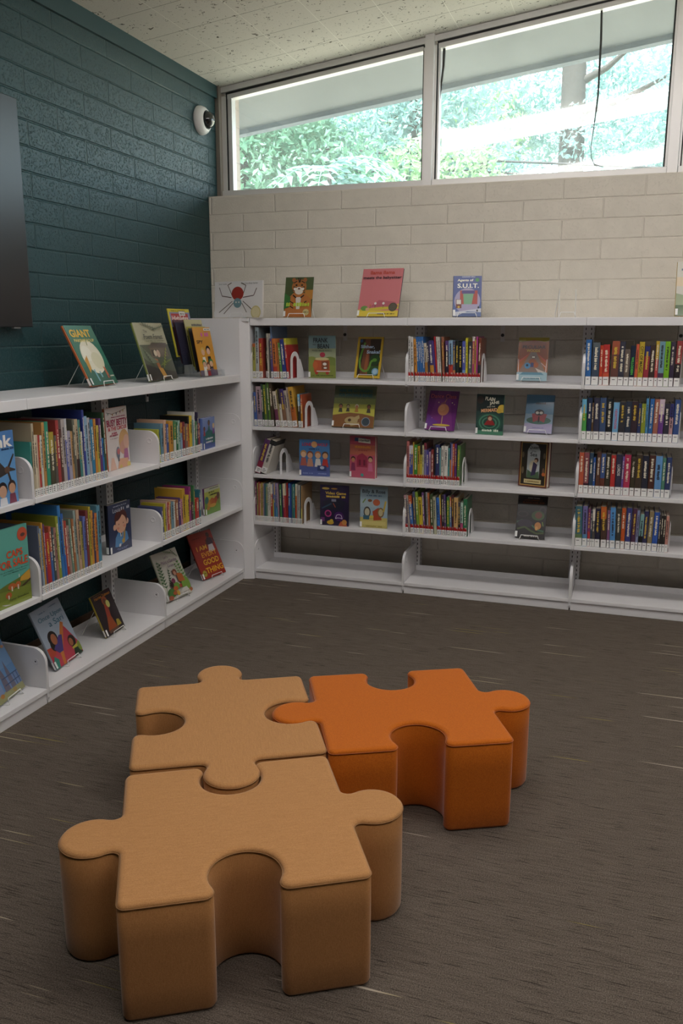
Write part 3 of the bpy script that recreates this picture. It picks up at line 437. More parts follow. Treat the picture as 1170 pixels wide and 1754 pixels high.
def row_book(label, group, loc, rotz, th, h, tilt, depth, col, col2, frac, labkind, nolabel, words, rng):
    tl = R_(tilt)
    lift = th*math.sin(tl) if tilt > 0 else 0
    t = empty('library_book', label, 'book', (loc[0], loc[1], loc[2]+lift+.0004), (0, tl, rotz), group)
    col, col2 = soft(col), soft(col2)
    m1 = mat('book_cover', col, .33, 0, .35); mats = [m1, mat('book_cover', col2 or col, .33, 0, .35)]
    c = MB(); b = min(.0022, th*.25)
    zs = [0, h]
    if col2 and frac > 0: zs = [0, h*(1-frac), h]
    elif col2 and frac < 0: zs = [0, h*(-frac), h]
    bulge = min(.002, th*.12)
    for k in range(len(zs)-1):
        mi = 0
        if len(zs) == 3: mi = 1 if (k == 1) == (frac > 0) else 0
        za, zb = zs[k], zs[k+1]
        xs = [0, th*.12, th*.35, th*.65, th*.88, th]; ys = [bulge, bulge*.35, 0, 0, bulge*.35, bulge]
        vs = [(x, y, za) for x, y in zip(xs, ys)] + [(x, y, zb) for x, y in zip(xs, ys)]
        c.add(vs, [(i, i+1, i+7, i+6) for i in range(5)], mi, True)
        bi = mi if frac > 0 else 0
        for x0, x1 in ((0, b), (th-b, th)): c.box(x0, bulge, za, x1, depth, zb, bi)
    c.box(b, bulge, 0, th-b, bulge+.0015, h, 0)
    c.build('cover', mats, t)
    MB().box(b, bulge+.0015, .003, th-b, depth-.004, h-.004).build('pages', M['paper'], t)
    y = -.0005; lum = sum(shade(col, 1))/3
    ink = INK['light'] if lum < .22 else INK['dark']
    if rng.random() < .25 and lum < .22: ink = INK['gold']
    lt = MB()
    hl = {'W': .034, 'R': .028, 'B': .041, 'G': .030}[labkind]
    if words:
        wtxt, wc, z0, z1 = words
        vs, fs, tw, thh = text_mesh(wtxt, .02)
        L_ = (z1-z0)*h; sc = min(L_/tw, th*.62/thh); sx = L_/tw
        cx = th/2
        # text runs downward: text x -> -z, text y -> +x
        lt.add([(cx-thh*sc/2+v[1]*sc, y, z1*h-v[0]*sx) for v in vs], fs)
        ink = mat('spine_title_ink', wc, .4)
    else:
        zt = h*rng.uniform(.86, .93); zm = zt-(zt-.055)*rng.uniform(.6, .95)
        if th > .008: glyphs(lt, th*.27, th*.73, zm, zt, y, rng)
    if lt.v: lt.build('spine_title', ink, t)
    if not nolabel:
        z0 = .0015 if labkind != 'W' else .004
        lb = MB(); xa, xb = th*.03, th*.97
        lb.add([(xa, y, z0), (xb, y, z0), (xb, y, z0+hl), (xa, y, z0+hl)], [(0,1,2,3)])
        zz = z0+hl*.72
        for _ in range(3 if labkind != 'B' else 1):
            a = rng.uniform(.15, .3); bb = rng.uniform(.55, .85)
            hh = .003
            lb.add([(th*a, y-.0003, zz-hh), (th*bb, y-.0003, zz-hh), (th*bb, y-.0003, zz), (th*a, y-.0003, zz)], [(0,1,2,3)], 1)
            zz -= hl*.24
        lb.build('spine_label', [M['lab'], M['labink']], t)
        if labkind == 'R':
            rb = MB().add([(xa, y, z0+hl), (xb, y, z0+hl), (xb, y, z0+hl+.019), (xa, y, z0+hl+.019)], [(0,1,2,3)])
            rb.add([(th*.5, y-.0003, z0+hl+.014), (xb, y-.0003, z0+hl+.010), (xb, y-.0003, z0+hl+.021), (th*.55, y-.0003, z0+hl+.021)], [(0,1,2,3)], 1)
            rb.build('genre_label', [M['labred'], mat('label_tan', 'b08c84', .5)], t)
    return t
PLACES = {'s1a': 'top shelf of the corner back bay', 's1b': 'second shelf of the corner back bay', 's1c': 'third shelf of the corner back bay', 's1d': 'fourth shelf of the corner back bay',
 's2a': 'top shelf of the middle back bay', 's2c': 'third shelf of the middle back bay', 's2d': 'fourth shelf of the middle back bay',
 's3a': 'top shelf of the right back bay', 's3b': 'second shelf of the right back bay', 's3c': 'third shelf of the right back bay', 's3d': 'fourth shelf of the right back bay',
 'lb1': 'upper shelf of the middle teal-wall bay', 'lb2': 'lower shelf of the middle teal-wall bay', 'la1': 'upper shelf of the teal-wall corner bay', 'la2': 'lower shelf of the teal-wall corner bay'}
META = {'s1a': (1.19, 'W'), 's1b': (.915, 'W'), 's1c': (.636, 'W'), 's1d': (.355, 'G'), 's2a': (1.19, 'R'), 's2c': (.636, 'R'), 's2d': (.355, 'R'),
 's3a': (1.19, 'B'), 's3b': (.915, 'B'), 's3c': (.636, 'B'), 's3d': (.355, 'B'), 'lb1': (.832, 'G'), 'lb2': (.447, 'G'), 'la1': (.832, 'W'), 'la2': (.447, 'W')}
WORDS = {('s3a', 7): ('WILLODEEN', '5cc850', .28, .72), ('s3a', 9): ('CITY OF MAGIC', '1c1a18', .30, .90), ('s3b', 6): ('HEARTFINDER', 'c05060', .30, .82), ('s3c', 8): ('LORDS', 'd8d4cc', .48, .75)}
for key, row in ROWS.items():
    z, kind = META[key]; left = key[0] == 'l'; rng = random.Random(key)
    lim = {'s1': .0085, 's2': .922, 's3': 1.836}.get(key[:2], -9)
    prev = None; n = len(row)
    for i, (x, th, h, tilt, col, c2, fr, fl) in enumerate(row):
        th = max(.0055, th-.0006)
        x = max(x, lim)
        if left: tilt = max(-6, min(2.5, tilt))
        if prev:
            px, pth, ph, pt = prev
            H = min(ph, h)
            x = max(x, px+pth/math.cos(R_(pt))+.0004)
            need = (px+pth/math.cos(R_(pt))+H*math.tan(R_(pt))+.0003-x)/H
            tilt = max(tilt, math.degrees(math.atan(need)))
            if tilt > 1.2 and key != 's1c':           # push the book along rather than let the row fan out
                x += H*math.tan(R_(tilt-1.0)); tilt = 1.0
        prev = (x, th, h, tilt)
        depth = min(.255, max(.13, h*rng.uniform(.70, .84)))
        if key in ('s1a', 's1b'): depth = min(.235, h*.8)
        tk = 'thick ' if th > .022 else 'slim ' if th < .0105 else ''
        where = 'rightmost' if i == n-1 else 'leftmost' if i == 0 else ordinal(i)+' from left'
        lab = '%s%s book, %s, on the %s' % (tk, colour_name(col), where, PLACES[key])
        lab = ' '.join(lab.split()[:16])
        # at or before the rounding above both front edges stay flush with the shelf lip
        yy = .013
        if key == 's1a' and i in (3, 5): yy = .05
        loc = (x, yy, z) if not left else (XL-.0125, x, z)
        row_book(lab, 'books in a row on the ' + PLACES[key], loc, math.pi/2 if left else 0, th, h, tilt, depth, col, c2, fr, kind, fl == 2, WORDS.get((key, i)), rng)

# ---------------------------------------------------------------- books shown face out, and their wire easels
def easel(label, loc, yaw, w, tilt, thk, group='white wire book easels'):
    """wire stand in the yaw frame of its book: two prongs, two rear legs, and a raised front lip"""
    t = empty('wire_easel', label, 'book stand', loc, (0, 0, R_(yaw)), group)
    r = .0019; c = w/2; tl = R_(tilt); by = thk*math.cos(tl)+.004
    hp = .14; top = Vector((0, by+hp*math.sin(tl), hp*math.cos(tl)))
    half = min(.052, w*.36)
    for s in (-1, 1):
        x = c+s*half
        foot = (x+s*.012, top.y+.075, r)
        MB().tube([foot, (x, top.y+.003, top.z), (x, by, .004), (x, by-.006, r)], r, 6).build('rear_leg', M['wire'], t)
        MB().tube([(x, by-.006, r), (x, -.014, r), (x, -.022, .004), (x-s*.004, -.016, .014), (x-s*.008, -.014, .026)], r, 6).build('front_hook', M['wire'], t)
    MB().tube([(c-half+.008, -.014, .026), (c+half-.008, -.014, .026)], r, 6).build('front_lip', M['wire'], t)
    return t
def clip(P, w, h):
    """trim a printed outline to the cover"""
    for ax, lim, sg in ((0, 0, 1), (0, w, -1), (1, 0, 1), (1, h, -1)):
        out = []
        for i in range(len(P)):
            a, b = P[i-1], P[i]; da = (a[ax]-lim)*sg; db = (b[ax]-lim)*sg
            if (da >= 0) != (db >= 0):
                k = da/(da-db); out.append((a[0]+(b[0]-a[0])*k, a[1]+(b[1]-a[1])*k))
            if db >= 0: out.append(b)
        P = out
        if len(P) < 3: return []
    return P
def facebook(name, label, bl, w, h, yaw, tilt, thk, col, spine, art, z0, stand=None, group=None, lab='W', cat='book', rough=.28, stand_label=None):
    tl = R_(tilt); base = z0+(.0045 if stand else .0004)+max(0, thk*math.sin(tl))
    t = empty(name, label, cat, (bl[0], bl[1], base), (-tl, 0, R_(yaw)), group)
    cm = mat('glossy_cover', soft(col), rough, 0, .4); sm = mat('glossy_spine', soft(spine), rough, 0, .4)
    b = min(.0025, thk*.22)
    c = MB()
    c.box(0, 0, 0, w, b, h, 0).box(0, thk-b, 0, w, thk, h, 1)
    if thk > .004:
        k = thk*.15
        vs = [(0, b, 0), (-k*.8, thk*.3, 0), (-k, thk*.5, 0), (-k*.8, thk*.7, 0), (0, thk-b, 0)]; vs = vs+[(x, y, h) for x, y, _ in vs]
        c.add(vs, [(i, i+1, i+6, i+5) for i in range(4)], 1, True)
        c.box(0, b, 0, .0015, thk-b, h, 1)
    c.build('cover', [cm, sm], t)
    if thk > .004: MB().box(.0016, b, .003, w-.004, thk-b, h-.003).build('pages', M['paper'], t)
    # printed picture and lettering, each print layer a hair above the board
    am = MB(); mats = []; tm = MB(); tmats = []; lay = 0
    def mi(lst, colr):
        m = mat('cover_print', soft(colr) if lst is mats else colr, rough, 0, .4)
        if m not in lst: lst.append(m)
        return lst.index(m)
    for a in art:
        if a[0] in 'rep': pass
        lay += 1; y = -.00012*lay-.0001
        if a[0] == 'r': pts = [(a[1], a[2]), (a[3], a[2]), (a[3], a[4]), (a[1], a[4])]; P = [(p[0]*w, y, p[1]*h) for p in pts]; colr = a[5]
        elif a[0] == 'e': P = [(a[1]*w+a[3]*w*math.cos(k*math.pi/12), y, a[2]*h+a[4]*w*math.sin(k*math.pi/12)) for k in range(24)]; colr = a[5]
        elif a[0] == 'p': P = [(p[0]*w, y, p[1]*h) for p in a[1]]; colr = a[2]
        elif a[0] == 'l':      # thin stroke along points
            pts = [Vector((min(w, max(0, p[0]*w)), min(h, max(0, p[1]*h)))) for p in a[1]]; tw = a[2]*w; i = mi(mats, a[3])
            for q0, q1 in zip(pts, pts[1:]):
                d = (q1-q0).normalized(); nn = Vector((-d.y, d.x))*tw/2
                am.add([(v.x, y, v.y) for v in (q0-nn, q1-nn, q1+nn, q0+nn)], [(0,1,2,3)], i)
            continue
        elif a[0] == 'g':      # unreadable small print
            rng = random.Random(a[1:5].__repr__()); x = a[1]*w; i = mi(tmats, a[5]); hh = a[4]*h
            while x < a[3]*w:
                l = hh*rng.uniform(.4, .9)
                if rng.random() > .18:
                    tm.add([(x, y, a[2]*h), (x+l*.8, y, a[2]*h), (x+l*.8, y, a[2]*h+hh*rng.uniform(.6, 1)), (x, y, a[2]*h+hh*rng.uniform(.6, 1))], [(0,1,2,3)], i)
                x += l
            continue
        elif a[0] == 't':      # ('t', word, cx, cy, width, height or 0, colour, bold, slope degrees)
            vs, fs, tw, th = text_mesh(a[1], a[7] if len(a) > 7 else .015)
            sx = a[4]*w/tw; sy = a[5]*h/th if a[5] else sx; i = mi(tmats, a[6]); ro = R_(a[8] if len(a) > 8 else 0)
            out = []
            for px, py in vs:
                u = px*sx-tw*sx/2; v = py*sy-th*sy/2
                out.append((a[2]*w+u*math.cos(ro)-v*math.sin(ro), y, a[3]*h+u*math.sin(ro)+v*math.cos(ro)))
            tm.add(out, fs, i); continue
        Q = clip([(p[0], p[2]) for p in P], w, h)
        if len(Q) < 3: continue
        P = [(q[0], y, q[1]) for q in Q]
        am.add(P, [tuple(range(len(P)))], mi(mats, colr))
    if am.v: am.build('cover_picture', mats, t)
    if tm.v: tm.build('cover_title', tmats, t)
    if lab == 'W' and thk > .006:
        MB().add([(-thk*.16-.0003, thk*.15, .004), (-thk*.16-.0003, thk*.85, .004), (-thk*.16-.0003, thk*.85, .036), (-thk*.16-.0003, thk*.15, .036)], [(0,1,2,3)]).add([(0, -.004, .004), (.012, -.004, .004), (.012, -.004, .034), (0, -.004, .034)], [(0,1,2,3)]).build('spine_label', M['lab'], t)
    if stand:
        o = Vector((bl[0], bl[1], z0))
        easel(stand, tuple(o), yaw, w, tilt, thk)
    return t
def person(cx, cy, s, skin, hair, top):
    """a plain printed child: head, hair cap and shirt, in cover units"""
    return [('p', [(cx-s*1.1, cy-s*3.2), (cx+s*1.1, cy-s*3.2), (cx+s*.7, cy-s*1.0), (cx-s*.7, cy-s*1.0)], top), ('e', cx, cy+s*.15, s*1.05, s*1.1, hair), ('e', cx, cy-s*.15, s*.85, s*.9, skin)]
def flower(cx, cy, s, c, st='3a6a2a'): return [('l', [(cx, cy-s*3), (cx, cy)], s*.4, st), ('e', cx, cy, s, s, c)]
def frond(x, y, dx, dy, c, n=7, s=.16):
    o = [('l', [(x, y), (x+dx, y+dy)], .012, c)]
    for i in range(1, n):
        k = i/n; px, py = x+dx*k, y+dy*k; q = s*(1-k*.6)
        o += [('p', [(px, py), (px-dy*q+dx*q*.6, py+dx*q*.7+dy*q*.6), (px+dx*.06, py+dy*.06)], c), ('p', [(px, py), (px+dy*q+dx*q*.6, py-dx*q*.7+dy*q*.6), (px+dx*.06, py+dy*.06)], c)]
    return o
FB = 'library_book'; FG = 'books displayed face out'
def fb(label, *a, **k): return facebook(FB, label, *a, group=FG, **k)
ST = 'white wire easel holding the '
# top of the low shelves
fb('green picture book with big yellow title and orange spine, on the low shelf top', (-.165, -1.282), .245, .285, 97, 25.5, .014, '2e7a64', 'd8682a',
 [('p', [(0,0),(1,0),(1,.3),(.6,.38),(0,.3)], '2a6a58'), ('e', .5, .47, .36, .33, 'e8e2c8'), ('e', .36, .53, .17, .15, 'f0ecd8'), ('e', .62, .4, .2, .17, 'dcd8b4'), ('p', [(.16,.42),(.3,.5),(.26,.28),(.16,.2)], 'd8962e'),
  ('l', [(.5,.66),(.56,.8)], .025, '7a8a3a'), ('l', [(.33,.26),(.36,.06)], .05, '7ab4c4'), ('l', [(.5,.22),(.52,.12)], .05, '7ab4c4'), ('p', [(.7,.3),(.76,.28),(.8,.1),(.72,.1)], 'c8603a'), ('l', [(.76,.15),(.8,.03)], .03, '40302a'),
  ('t', 'GIANT', .45, .865, .74, .13, 'e0b23a', .03), ('t', 'PARSNIP SOUP', .48, .745, .72, .05, 'd8c87a', .02), ('g', .82, .12, .97, .025, 'd8d4c4')], 1.208, stand=ST+'green picture book with yellow title')
fb('olive picture book with a forest hut and palm fronds, on the low shelf top', (-.124, -.869), .32, .288, 95.7, 17, .012, 'b0ac8c', '7a8a3a',
 [('r', 0,0,1,.62,'4c5440'), ('p', [(0,0),(1,0),(1,.12),(.4,.2),(0,.3)], '35332e'), ('p', [(.22,.56),(.45,.66),(.95,.64),(.9,.56)], '5a4c44'), ('r', .3,.4,.9,.56,'6a5a48'), ('r', .34,.42,.6,.53,'3a3028'),
  ('e', .45,.47,.05,.05,'d8c8a8'), ('e', .55,.46,.06,.06,'c8a890'), ('p', [(.36,.38),(.46,.36),(.5,.2),(.4,.22)], 'b0683a'), ('p', [(.4,.22),(.55,.2),(.62,.06),(.5,.022)], 'c8903a'),
  ('p', [(0,.62),(.3,.4),(.5,.3),(.2,.3),(0,.4)], '6a7a5c')] + frond(.6,.2,.28,.36,'98a83c') + frond(.5,.25,.45,.1,'7c9038') + frond(.05,.55,.2,-.3,'3a4634') + frond(1,.95,-.45,-.08,'5c6a50') + frond(.2,1,.5,-.12,'6a785c') +
 [('t', 'The', .27, .845, .12, .05, '40443a', .01), ('t', 'Poem Forest', .5, .75, .66, .085, '2e332c', .015), ('g', .15,.665,.85,.02,'6c6c50'), ('g', .35,.635,.75,.018,'6c6c50')], 1.208, stand=ST+'olive forest picture book')
# acrylic magazine holder and its magazines
def acrylic_mat():
    m, nt, b = newmat('clear_acrylic')
    tr = N(nt, 'ShaderNodeBsdfTransparent'); tr.inputs['Color'].default_value = (.965, .975, .98, 1)
    gl = N(nt, 'ShaderNodeBsdfGlossy'); gl.inputs['Roughness'].default_value = .05
    mx = N(nt, 'ShaderNodeMixShader'); mx.inputs[0].default_value = .07; L(nt, tr.outputs[0], mx.inputs[1]); L(nt, gl.outputs[0], mx.inputs[2])
    L(nt, mx.outputs[0], nt.nodes['Material Output'].inputs['Surface']); return m
M['acrylic'] = acrylic_mat()
hold = empty('magazine_holder', 'clear acrylic tiered holder full of magazines on the low shelf top', 'magazine holder', (-.115, -.375, 1.2085), (0, 0, R_(84)))
MB().box(0, 0, 0, .235, .215, .004).build('base_plate', M['acrylic'], hold)
for k, (y, hh) in enumerate(((0, .035), (.07, .13), (.14, .20), (.205, .26))):
    a = .18
    MB().add([(0, y, .004), (.235, y, .004), (.235, y+hh*a, hh), (0, y+hh*a, hh), (0, y+.003, .004), (.235, y+.003, .004), (.235, y+.003+hh*a, hh), (0, y+.003+hh*a, hh)], [(0,1,2,3), (7,6,5,4), (3,2,6,7), (0,3,7,4), (1,5,6,2), (0,4,5,1)]).build('divider', M['acrylic'], hold)
for x in (0, .232):
    MB().prism([(0, 0), (.21, 0), (.25, .2), (.21, .2), (.02, .035)], 0, x, x+.003).build('side_panel', M['acrylic'], hold)
def mag(label, off, w, h, tilt, col, spine, art, z, thk=.004):
    y = off[1]; a = R_(84)
    bl = (-.115+off[0]*math.cos(a)-y*math.sin(a), -.375+off[0]*math.sin(a)+y*math.cos(a))
    facebook('magazine', label, bl, w, h, 84, tilt, thk, col, spine, art, z, group='magazines in the acrylic holder', lab='', cat='magazine')
mag('orange comic magazine with cartoon children in the front of the acrylic holder', (.015, .010), .165, .262, 11, 'e09a2a', 'c87a20',
 [('r', 0,0,1,.12,'7a6a80'), ('t', 'SPY', .28,.70,.36,.07,'1e1a20',.03)] + person(.35,.5,.11,'e0b090','d8b050','e8e4e0') + person(.66,.52,.12,'e4b498','1c1a20','26222a') + person(.3,.25,.10,'d8a888','3a8a3a','e8e8e4') + person(.7,.26,.11,'e0b090','3a8a4a','6a5a80') + person(.5,.2,.10,'d8a080','7a4a2a','c02a28') +
 [('g', .2,.81,.8,.1,'c85a98'), ('r', .6,.93,.98,.98,'e8e8e4'), ('g', .64,.945,.94,.02,'26262a')], 1.2135)
mag('yellow framed magazine with red masthead at the back of the acrylic holder', (.0, .152), .20, .26, 12, 'e0d030', 'd8cc30',
 [('r', .06,.03,1,.93,'8a90b4'), ('r', .12,.7,.9,.9,'c43a34'), ('t', 'Highlights', .52,.79,.74,.13,'ece6e0',.02), ('r', .5,.86,.78,.95,'e4e4e0'), ('g', .53,.885,.76,.03,'26262a'), ('r', .06,.03,1,.62,'3a3240'), ('g', .15,.95,.8,.02,'5a5420')], 1.314)
mag('cream magazine with grey scrawled masthead in the middle of the holder', (.055, .085), .165, .255, 12, 'c8c08c', 'c8c470',
 [('r', 0,0,1,.66,'2c2c38'), ('g', .3,.86,.95,.06,'4a4a50'), ('g', .2,.76,.9,.07,'5a5460'), ('e', .7,.4,.2,.24,'4a6a90'), ('r', .6,.69,1,.72,'d8d4c4')], 1.262)
for k, (yy, cc, hh, oo) in enumerate((( .045, '30303c', .235, .03), (.062, 'b8b030', .235, .04), (.118, '34324a', .23, .01), (.132, '5a2a38', .235, .015))):
    mag(('dark slim magazine just behind the orange comic', 'yellow-edged slim magazine behind the orange comic', 'navy slim magazine behind the cream magazine', 'maroon slim magazine before the yellow framed magazine')[k], (oo, yy), .17, hh, 12, cc, cc, [], 1.2135+yy*.5, .003)
# top of the tall shelves
fb('white landscape picture book with a red spider, on the corner of the tall shelves', (-.257, .077), .36, .2, -16.3, 3, .010, 'f6f3f1', 'e8e2de',
 [('l', [(.36,.55),(.16,.6),(.1,.84)], .012, '5a3a30'), ('l', [(.37,.62),(.28,.9),(.36,.96)], .012, '5a4a30'), ('l', [(.6,.55),(.82,.6),(.88,.8)], .012, '5a3a30'), ('l', [(.6,.62),(.66,.88),(.56,.95)], .012, '5a4a30'),
  ('l', [(.38,.45),(.1,.14)], .012, '6a5a50'), ('l', [(.4,.4),(.2,.1)], .012, '6a5a50'), ('l', [(.6,.45),(.8,.2)], .012, '5a4a40'), ('l', [(.58,.4),(.68,.14)], .012, '6a5a50'),
  ('e', .49,.66,.125,.105,'b8382c'), ('e', .49,.4,.085,.075,'7aa0a8'), ('e', .46,.42,.014,.014,'e8e8e0'), ('e', .52,.42,.014,.014,'e8e8e0'), ('e', .87,.14,.1,.1,'e4d48a'), ('e', .87,.14,.08,.08,'f0e4b0'),
  ('t', 'Eric Carle', .18,.93,.16,.035,'4a4a4a',.0), ('t', 'The Very Busy Spider', .74,.93,.34,.045,'4a4a4a',.0)], 1.523, stand=ST+'white landscape spider book')
fb('green nature book with a tiger cub photo, on the tall shelf top', (.172, .08), .166, .226, 2.1, 13.5, .008, '4a5a30', 'd8d4cc',
 [('r', 0,.75,1,1,'4c5c34'), ('r', .72,.45,1,.68,'c0802e'), ('p', [(0,0),(1,0),(.95,.45),(.7,.6),(.3,.6),(.05,.4)], 'c07030'), ('e', .5,.76,.26,.26,'b06a30'), ('e', .3,.93,.07,.07,'a86030'), ('e', .7,.93,.07,.07,'a86030'), ('e', .5,.66,.15,.13,'e0d8c8'), ('e', .4,.8,.035,.03,'1e1a16'), ('e', .6,.8,.035,.03,'1e1a16'), ('e', .5,.71,.04,.03,'6a3a34'),
  ('p', [(.4,.5),(.6,.5),(.56,.2),(.44,.2)], 'd8cfc0'), ('l', [(.3,.85),(.42,.9)], .03, '1e1a16'), ('l', [(.7,.85),(.58,.9)], .03, '1e1a16'), ('l', [(.2,.4),(.34,.34)], .03, '2a2018'), ('l', [(.8,.4),(.66,.34)], .03, '2a2018'), ('l', [(.2,.28),(.34,.22)], .03, '2a2018'), ('l', [(.46,.98),(.5,.86)], .04, '1e1a16'), ('l', [(.54,.97),(.52,.87)], .04, '1e1a16'), ('l', [(.3,.76),(.4,.73)], .03, '1e1a16'), ('l', [(.7,.76),(.6,.73)], .03, '1e1a16'), ('l', [(.28,.68),(.37,.66)], .03, '1e1a16'), ('l', [(.72,.68),(.63,.66)], .03, '1e1a16'), ('e', .36,.7,.05,.05,'e8e0d0'), ('e', .64,.7,.05,.05,'e8e0d0'), ('l', [(.3,.55),(.42,.48)], .04, '1e1a16'), ('l', [(.7,.55),(.58,.48)], .04, '1e1a16'),
  ('p', [(0,.2),(.2,.25),(.22,.5),(0,.6)], '3a7a34'), ('e', .8,.12,.11,.11,'c8b878'), ('g', .72,.11,.9,.03,'3a3428'), ('g', .08,.27,.88,.11,'a8c040')], 1.523, stand=ST+'tiger photo book')
fb('pink picture book with yellow meadow foot and dark medal, on the tall shelf top', (.608, .079), .234, .275, -4.1, 21, .012, 'd8747a', '3a3450',
 [('r', 0,0,1,.12,'e8cc38'), ('p', [(0,.1),(1,.16),(1,.26),(.6,.2),(0,.14)], 'd8c034'), ('p', [(.3,.2),(.5,.34),(.9,.3),(1,.2)], 'c05a68'), ('e', .16,.17,.09,.06,'6a9a44'), ('e', .24,.15,.05,.04,'d8a878')] + flower(.42,.27,.03,'e8e0d8') + flower(.62,.27,.03,'e8e0d8') + flower(.78,.24,.025,'d86a4a') + flower(.3,.23,.022,'d86a4a') +
 [('e', .86,.19,.105,.105,'4c4434'), ('e', .86,.19,.085,.085,'5c5444'), ('t', 'llama llama', .5,.915,.6,.075,'b03a1c',.02), ('t', 'meets the babysitter', .51,.80,.94,.08,'1e1a24',.02), ('g', .5,.04,.9,.025,'4a3a30')], 1.523, stand=ST+'pink picture book')
fb('blue comic book with stage curtains and big white lettering, on the tall shelf top', (1.141, .076), .147, .214, 12, 13, .016, '4a62a8', '34407c',
 [('r', 0,.4,1,1,'4c5ea4'), ('e', .5,.38,.46,.46,'a8a0c4'), ('r', .24,.3,.8,.64,'7ab48c'), ('p', [(.24,.3),(.38,.3),(.34,.64),(.24,.64)], 'c04438'), ('p', [(.66,.3),(.86,.3),(.86,.64),(.74,.64)], 'c04438'), ('r', .3,.56,.76,.64,'50408a'), ('r', .1,.2,.3,.42,'7a3a2c'), ('r', .12,.3,.28,.41,'e0dcd4'), ('e', .2,.23,.04,.04,'e0b83a'), ('p', [(0,0),(1,0),(1,.2),(.6,.16),(0,.1)], 'c8ccdc'), ('p', [(.1,0),(.5,.12),(1,.1),(1,0)], '5a70a8'), ('e', .9,.22,.03,.04,'26262e'), ('e', .86,.14,.03,.04,'26262e'),
  ('t', 'Agents of', .42,.885,.56,.075,'f0f0e0',.03), ('e', .84,.9,.07,.07,'4a9a50'), ('t', 'S.U.I.T.', .52,.755,.76,.11,'f4f4e8',.022), ('g', .3,.965,.75,.02,'d8d8e0'), ('g', .2,.07,.8,.03,'40507c')], 1.523, stand=ST+'blue comic with stage curtains')
fb('pale picture book with yellow spine at the right end, tall shelf top', (2.237, .08), .20, .262, 4, 12, .014, 'd8d4c8', 'c8a030',
 [('r', 0,0,1,.2,'4c6a3c'), ('p', [(0,.2),(1,.2),(1,.45),(.4,.34),(0,.42)], '9cac84'), ('r', 0,.55,1,.72,'e8d4b0'), ('l', [(.3,.2),(.3,.5)], .05, 'e4e4dc'), ('g', .1,.84,.7,.04,'6a7a8a')], 1.523, stand=ST+'pale book at the right end')
easel('empty white wire easel standing on the tall shelf top', (1.672, .055, 1.523), 10, .112, 8, 0)
# back wall, corner bay
fb('pale green early reader with a cartoon food truck, top shelf of corner bay', (.297, .15), .163, .238, .7, 0, .009, 'a8b088', 'b8c4a8',
 [('r', 0,.62,1,1,'84a8b0'), ('r', 0,.5,1,.7,'a8b48c'), ('e', .8,.3,.34,.3,'7a8c3a'), ('e', .12,.3,.3,.3,'8a9a40'), ('r', 0,0,1,.3,'88963c'), ('p', [(.2,.14),(.78,.14),(.78,.42),(.2,.42)], 'c8562a'), ('r', .48,.2,.74,.4,'8a4a28'), ('e', .6,.33,.07,.05,'f0ece4'), ('e', .62,.24,.06,.03,'f0ece4'), ('e', .25,.3,.09,.14,'d0642c'), ('e', .5,.45,.26,.05,'d8c888'), ('e', .52,.55,.1,.085,'c43a50'), ('e', .3,.12,.06,.06,'b83a2c'), ('e', .7,.12,.06,.06,'b83a2c'), ('l', [(.3,.16),(.8,.16)], .03, 'e0e0d8'),
  ('t', 'FRANK', .45,.89,.54,.11,'26262c',.02), ('t', 'AND', .22,.79,.12,.035,'4a4a4a',.01), ('t', 'BEAN', .55,.75,.42,.11,'26262c',.02), ('t', 'FOOD TRUCK FIASCO', .5,.645,.72,.035,'4a4c40',.01), ('g', .12,.05,.92,.025,'4a5024')], 1.19)
fb('yellow bordered early reader with a green snake, top shelf of corner bay', (.572, .144), .158, .233, -8.7, 14.2, .006, 'dcb42a', 'b89420',
 [('r', .09,.06,.92,.95,'3a2a22'), ('p', [(.2,.06),(.55,.06),(.5,.95),(.3,.95)], '7a4830'), ('p', [(.35,.2),(.5,.06),(.48,.6),(.4,.7)], 'a05a34'), ('e', .75,.45,.2,.2,'2c4a24'), ('r', .5,.06,.92,.3,'3c5c2c'), ('l', [(.3,.86),(.2,.62),(.15,.42),(.2,.24),(.36,.16),(.5,.18),(.57,.28),(.6,.4),(.72,.44)], .075, '6aa038'), ('e', .74,.44,.09,.06,'5c9030'), ('e', .8,.16,.13,.13,'74a8d0'), ('e', .8,.16,.09,.09,'a8cce0'), ('e', .15,.9,.06,.06,'34588a'),
  ('t', 'Slither,', .42,.755,.54,.09,'b8d0e8',.03), ('t', 'Snake!', .66,.635,.52,.085,'b8d0e8',.03)], 1.19, stand=ST+'yellow snake reader')
fb('square olive picture book with small diggers and a skull, second shelf of corner bay', (.457, .093), .248, .236, -1.6, 15, .009, 'a8a838', '8a8a40',
 [('r', 0,.68,1,1,'5c6c48'), ('r', 0,.56,1,.7,'808a44'), ('r', 0,.25,1,.45,'c8c044'), ('p', [(0,0),(1,0),(1,.27),(.72,.33),(.4,.35),(0,.28)], '8c5a30'), ('e', .46,.16,.16,.09,'b8a068'), ('p', [(.45,.2),(.64,.3),(.66,.22),(.5,.1)], 'b8a068'), ('p', [(.42,.09),(.66,.12),(.66,.08),(.46,.02)], 'b8a068'), ('e', .42,.17,.04,.035,'5a3c24'), ('e', .81,.14,.105,.105,'8894a0'), ('e', .81,.14,.088,.088,'3c4a54')] + person(.18,.5,.045,'a86a48','34302c','4a4a34') + person(.36,.5,.04,'a89a68','3a342c','4a4438') + person(.57,.5,.042,'c07a4a','d8d0b8','b87a34') + person(.86,.5,.045,'8a5038','34382c','4a4434') +
 [('t', 'HERE WE GO DIGGING', .52,.88,.8,.075,'1c5a62',.03), ('t', 'FOR DINOSAUR BONES', .52,.775,.8,.08,'1c5a62',.03), ('g', .25,.69,.75,.02,'50542c')], .915, stand=ST+'square olive digging book')
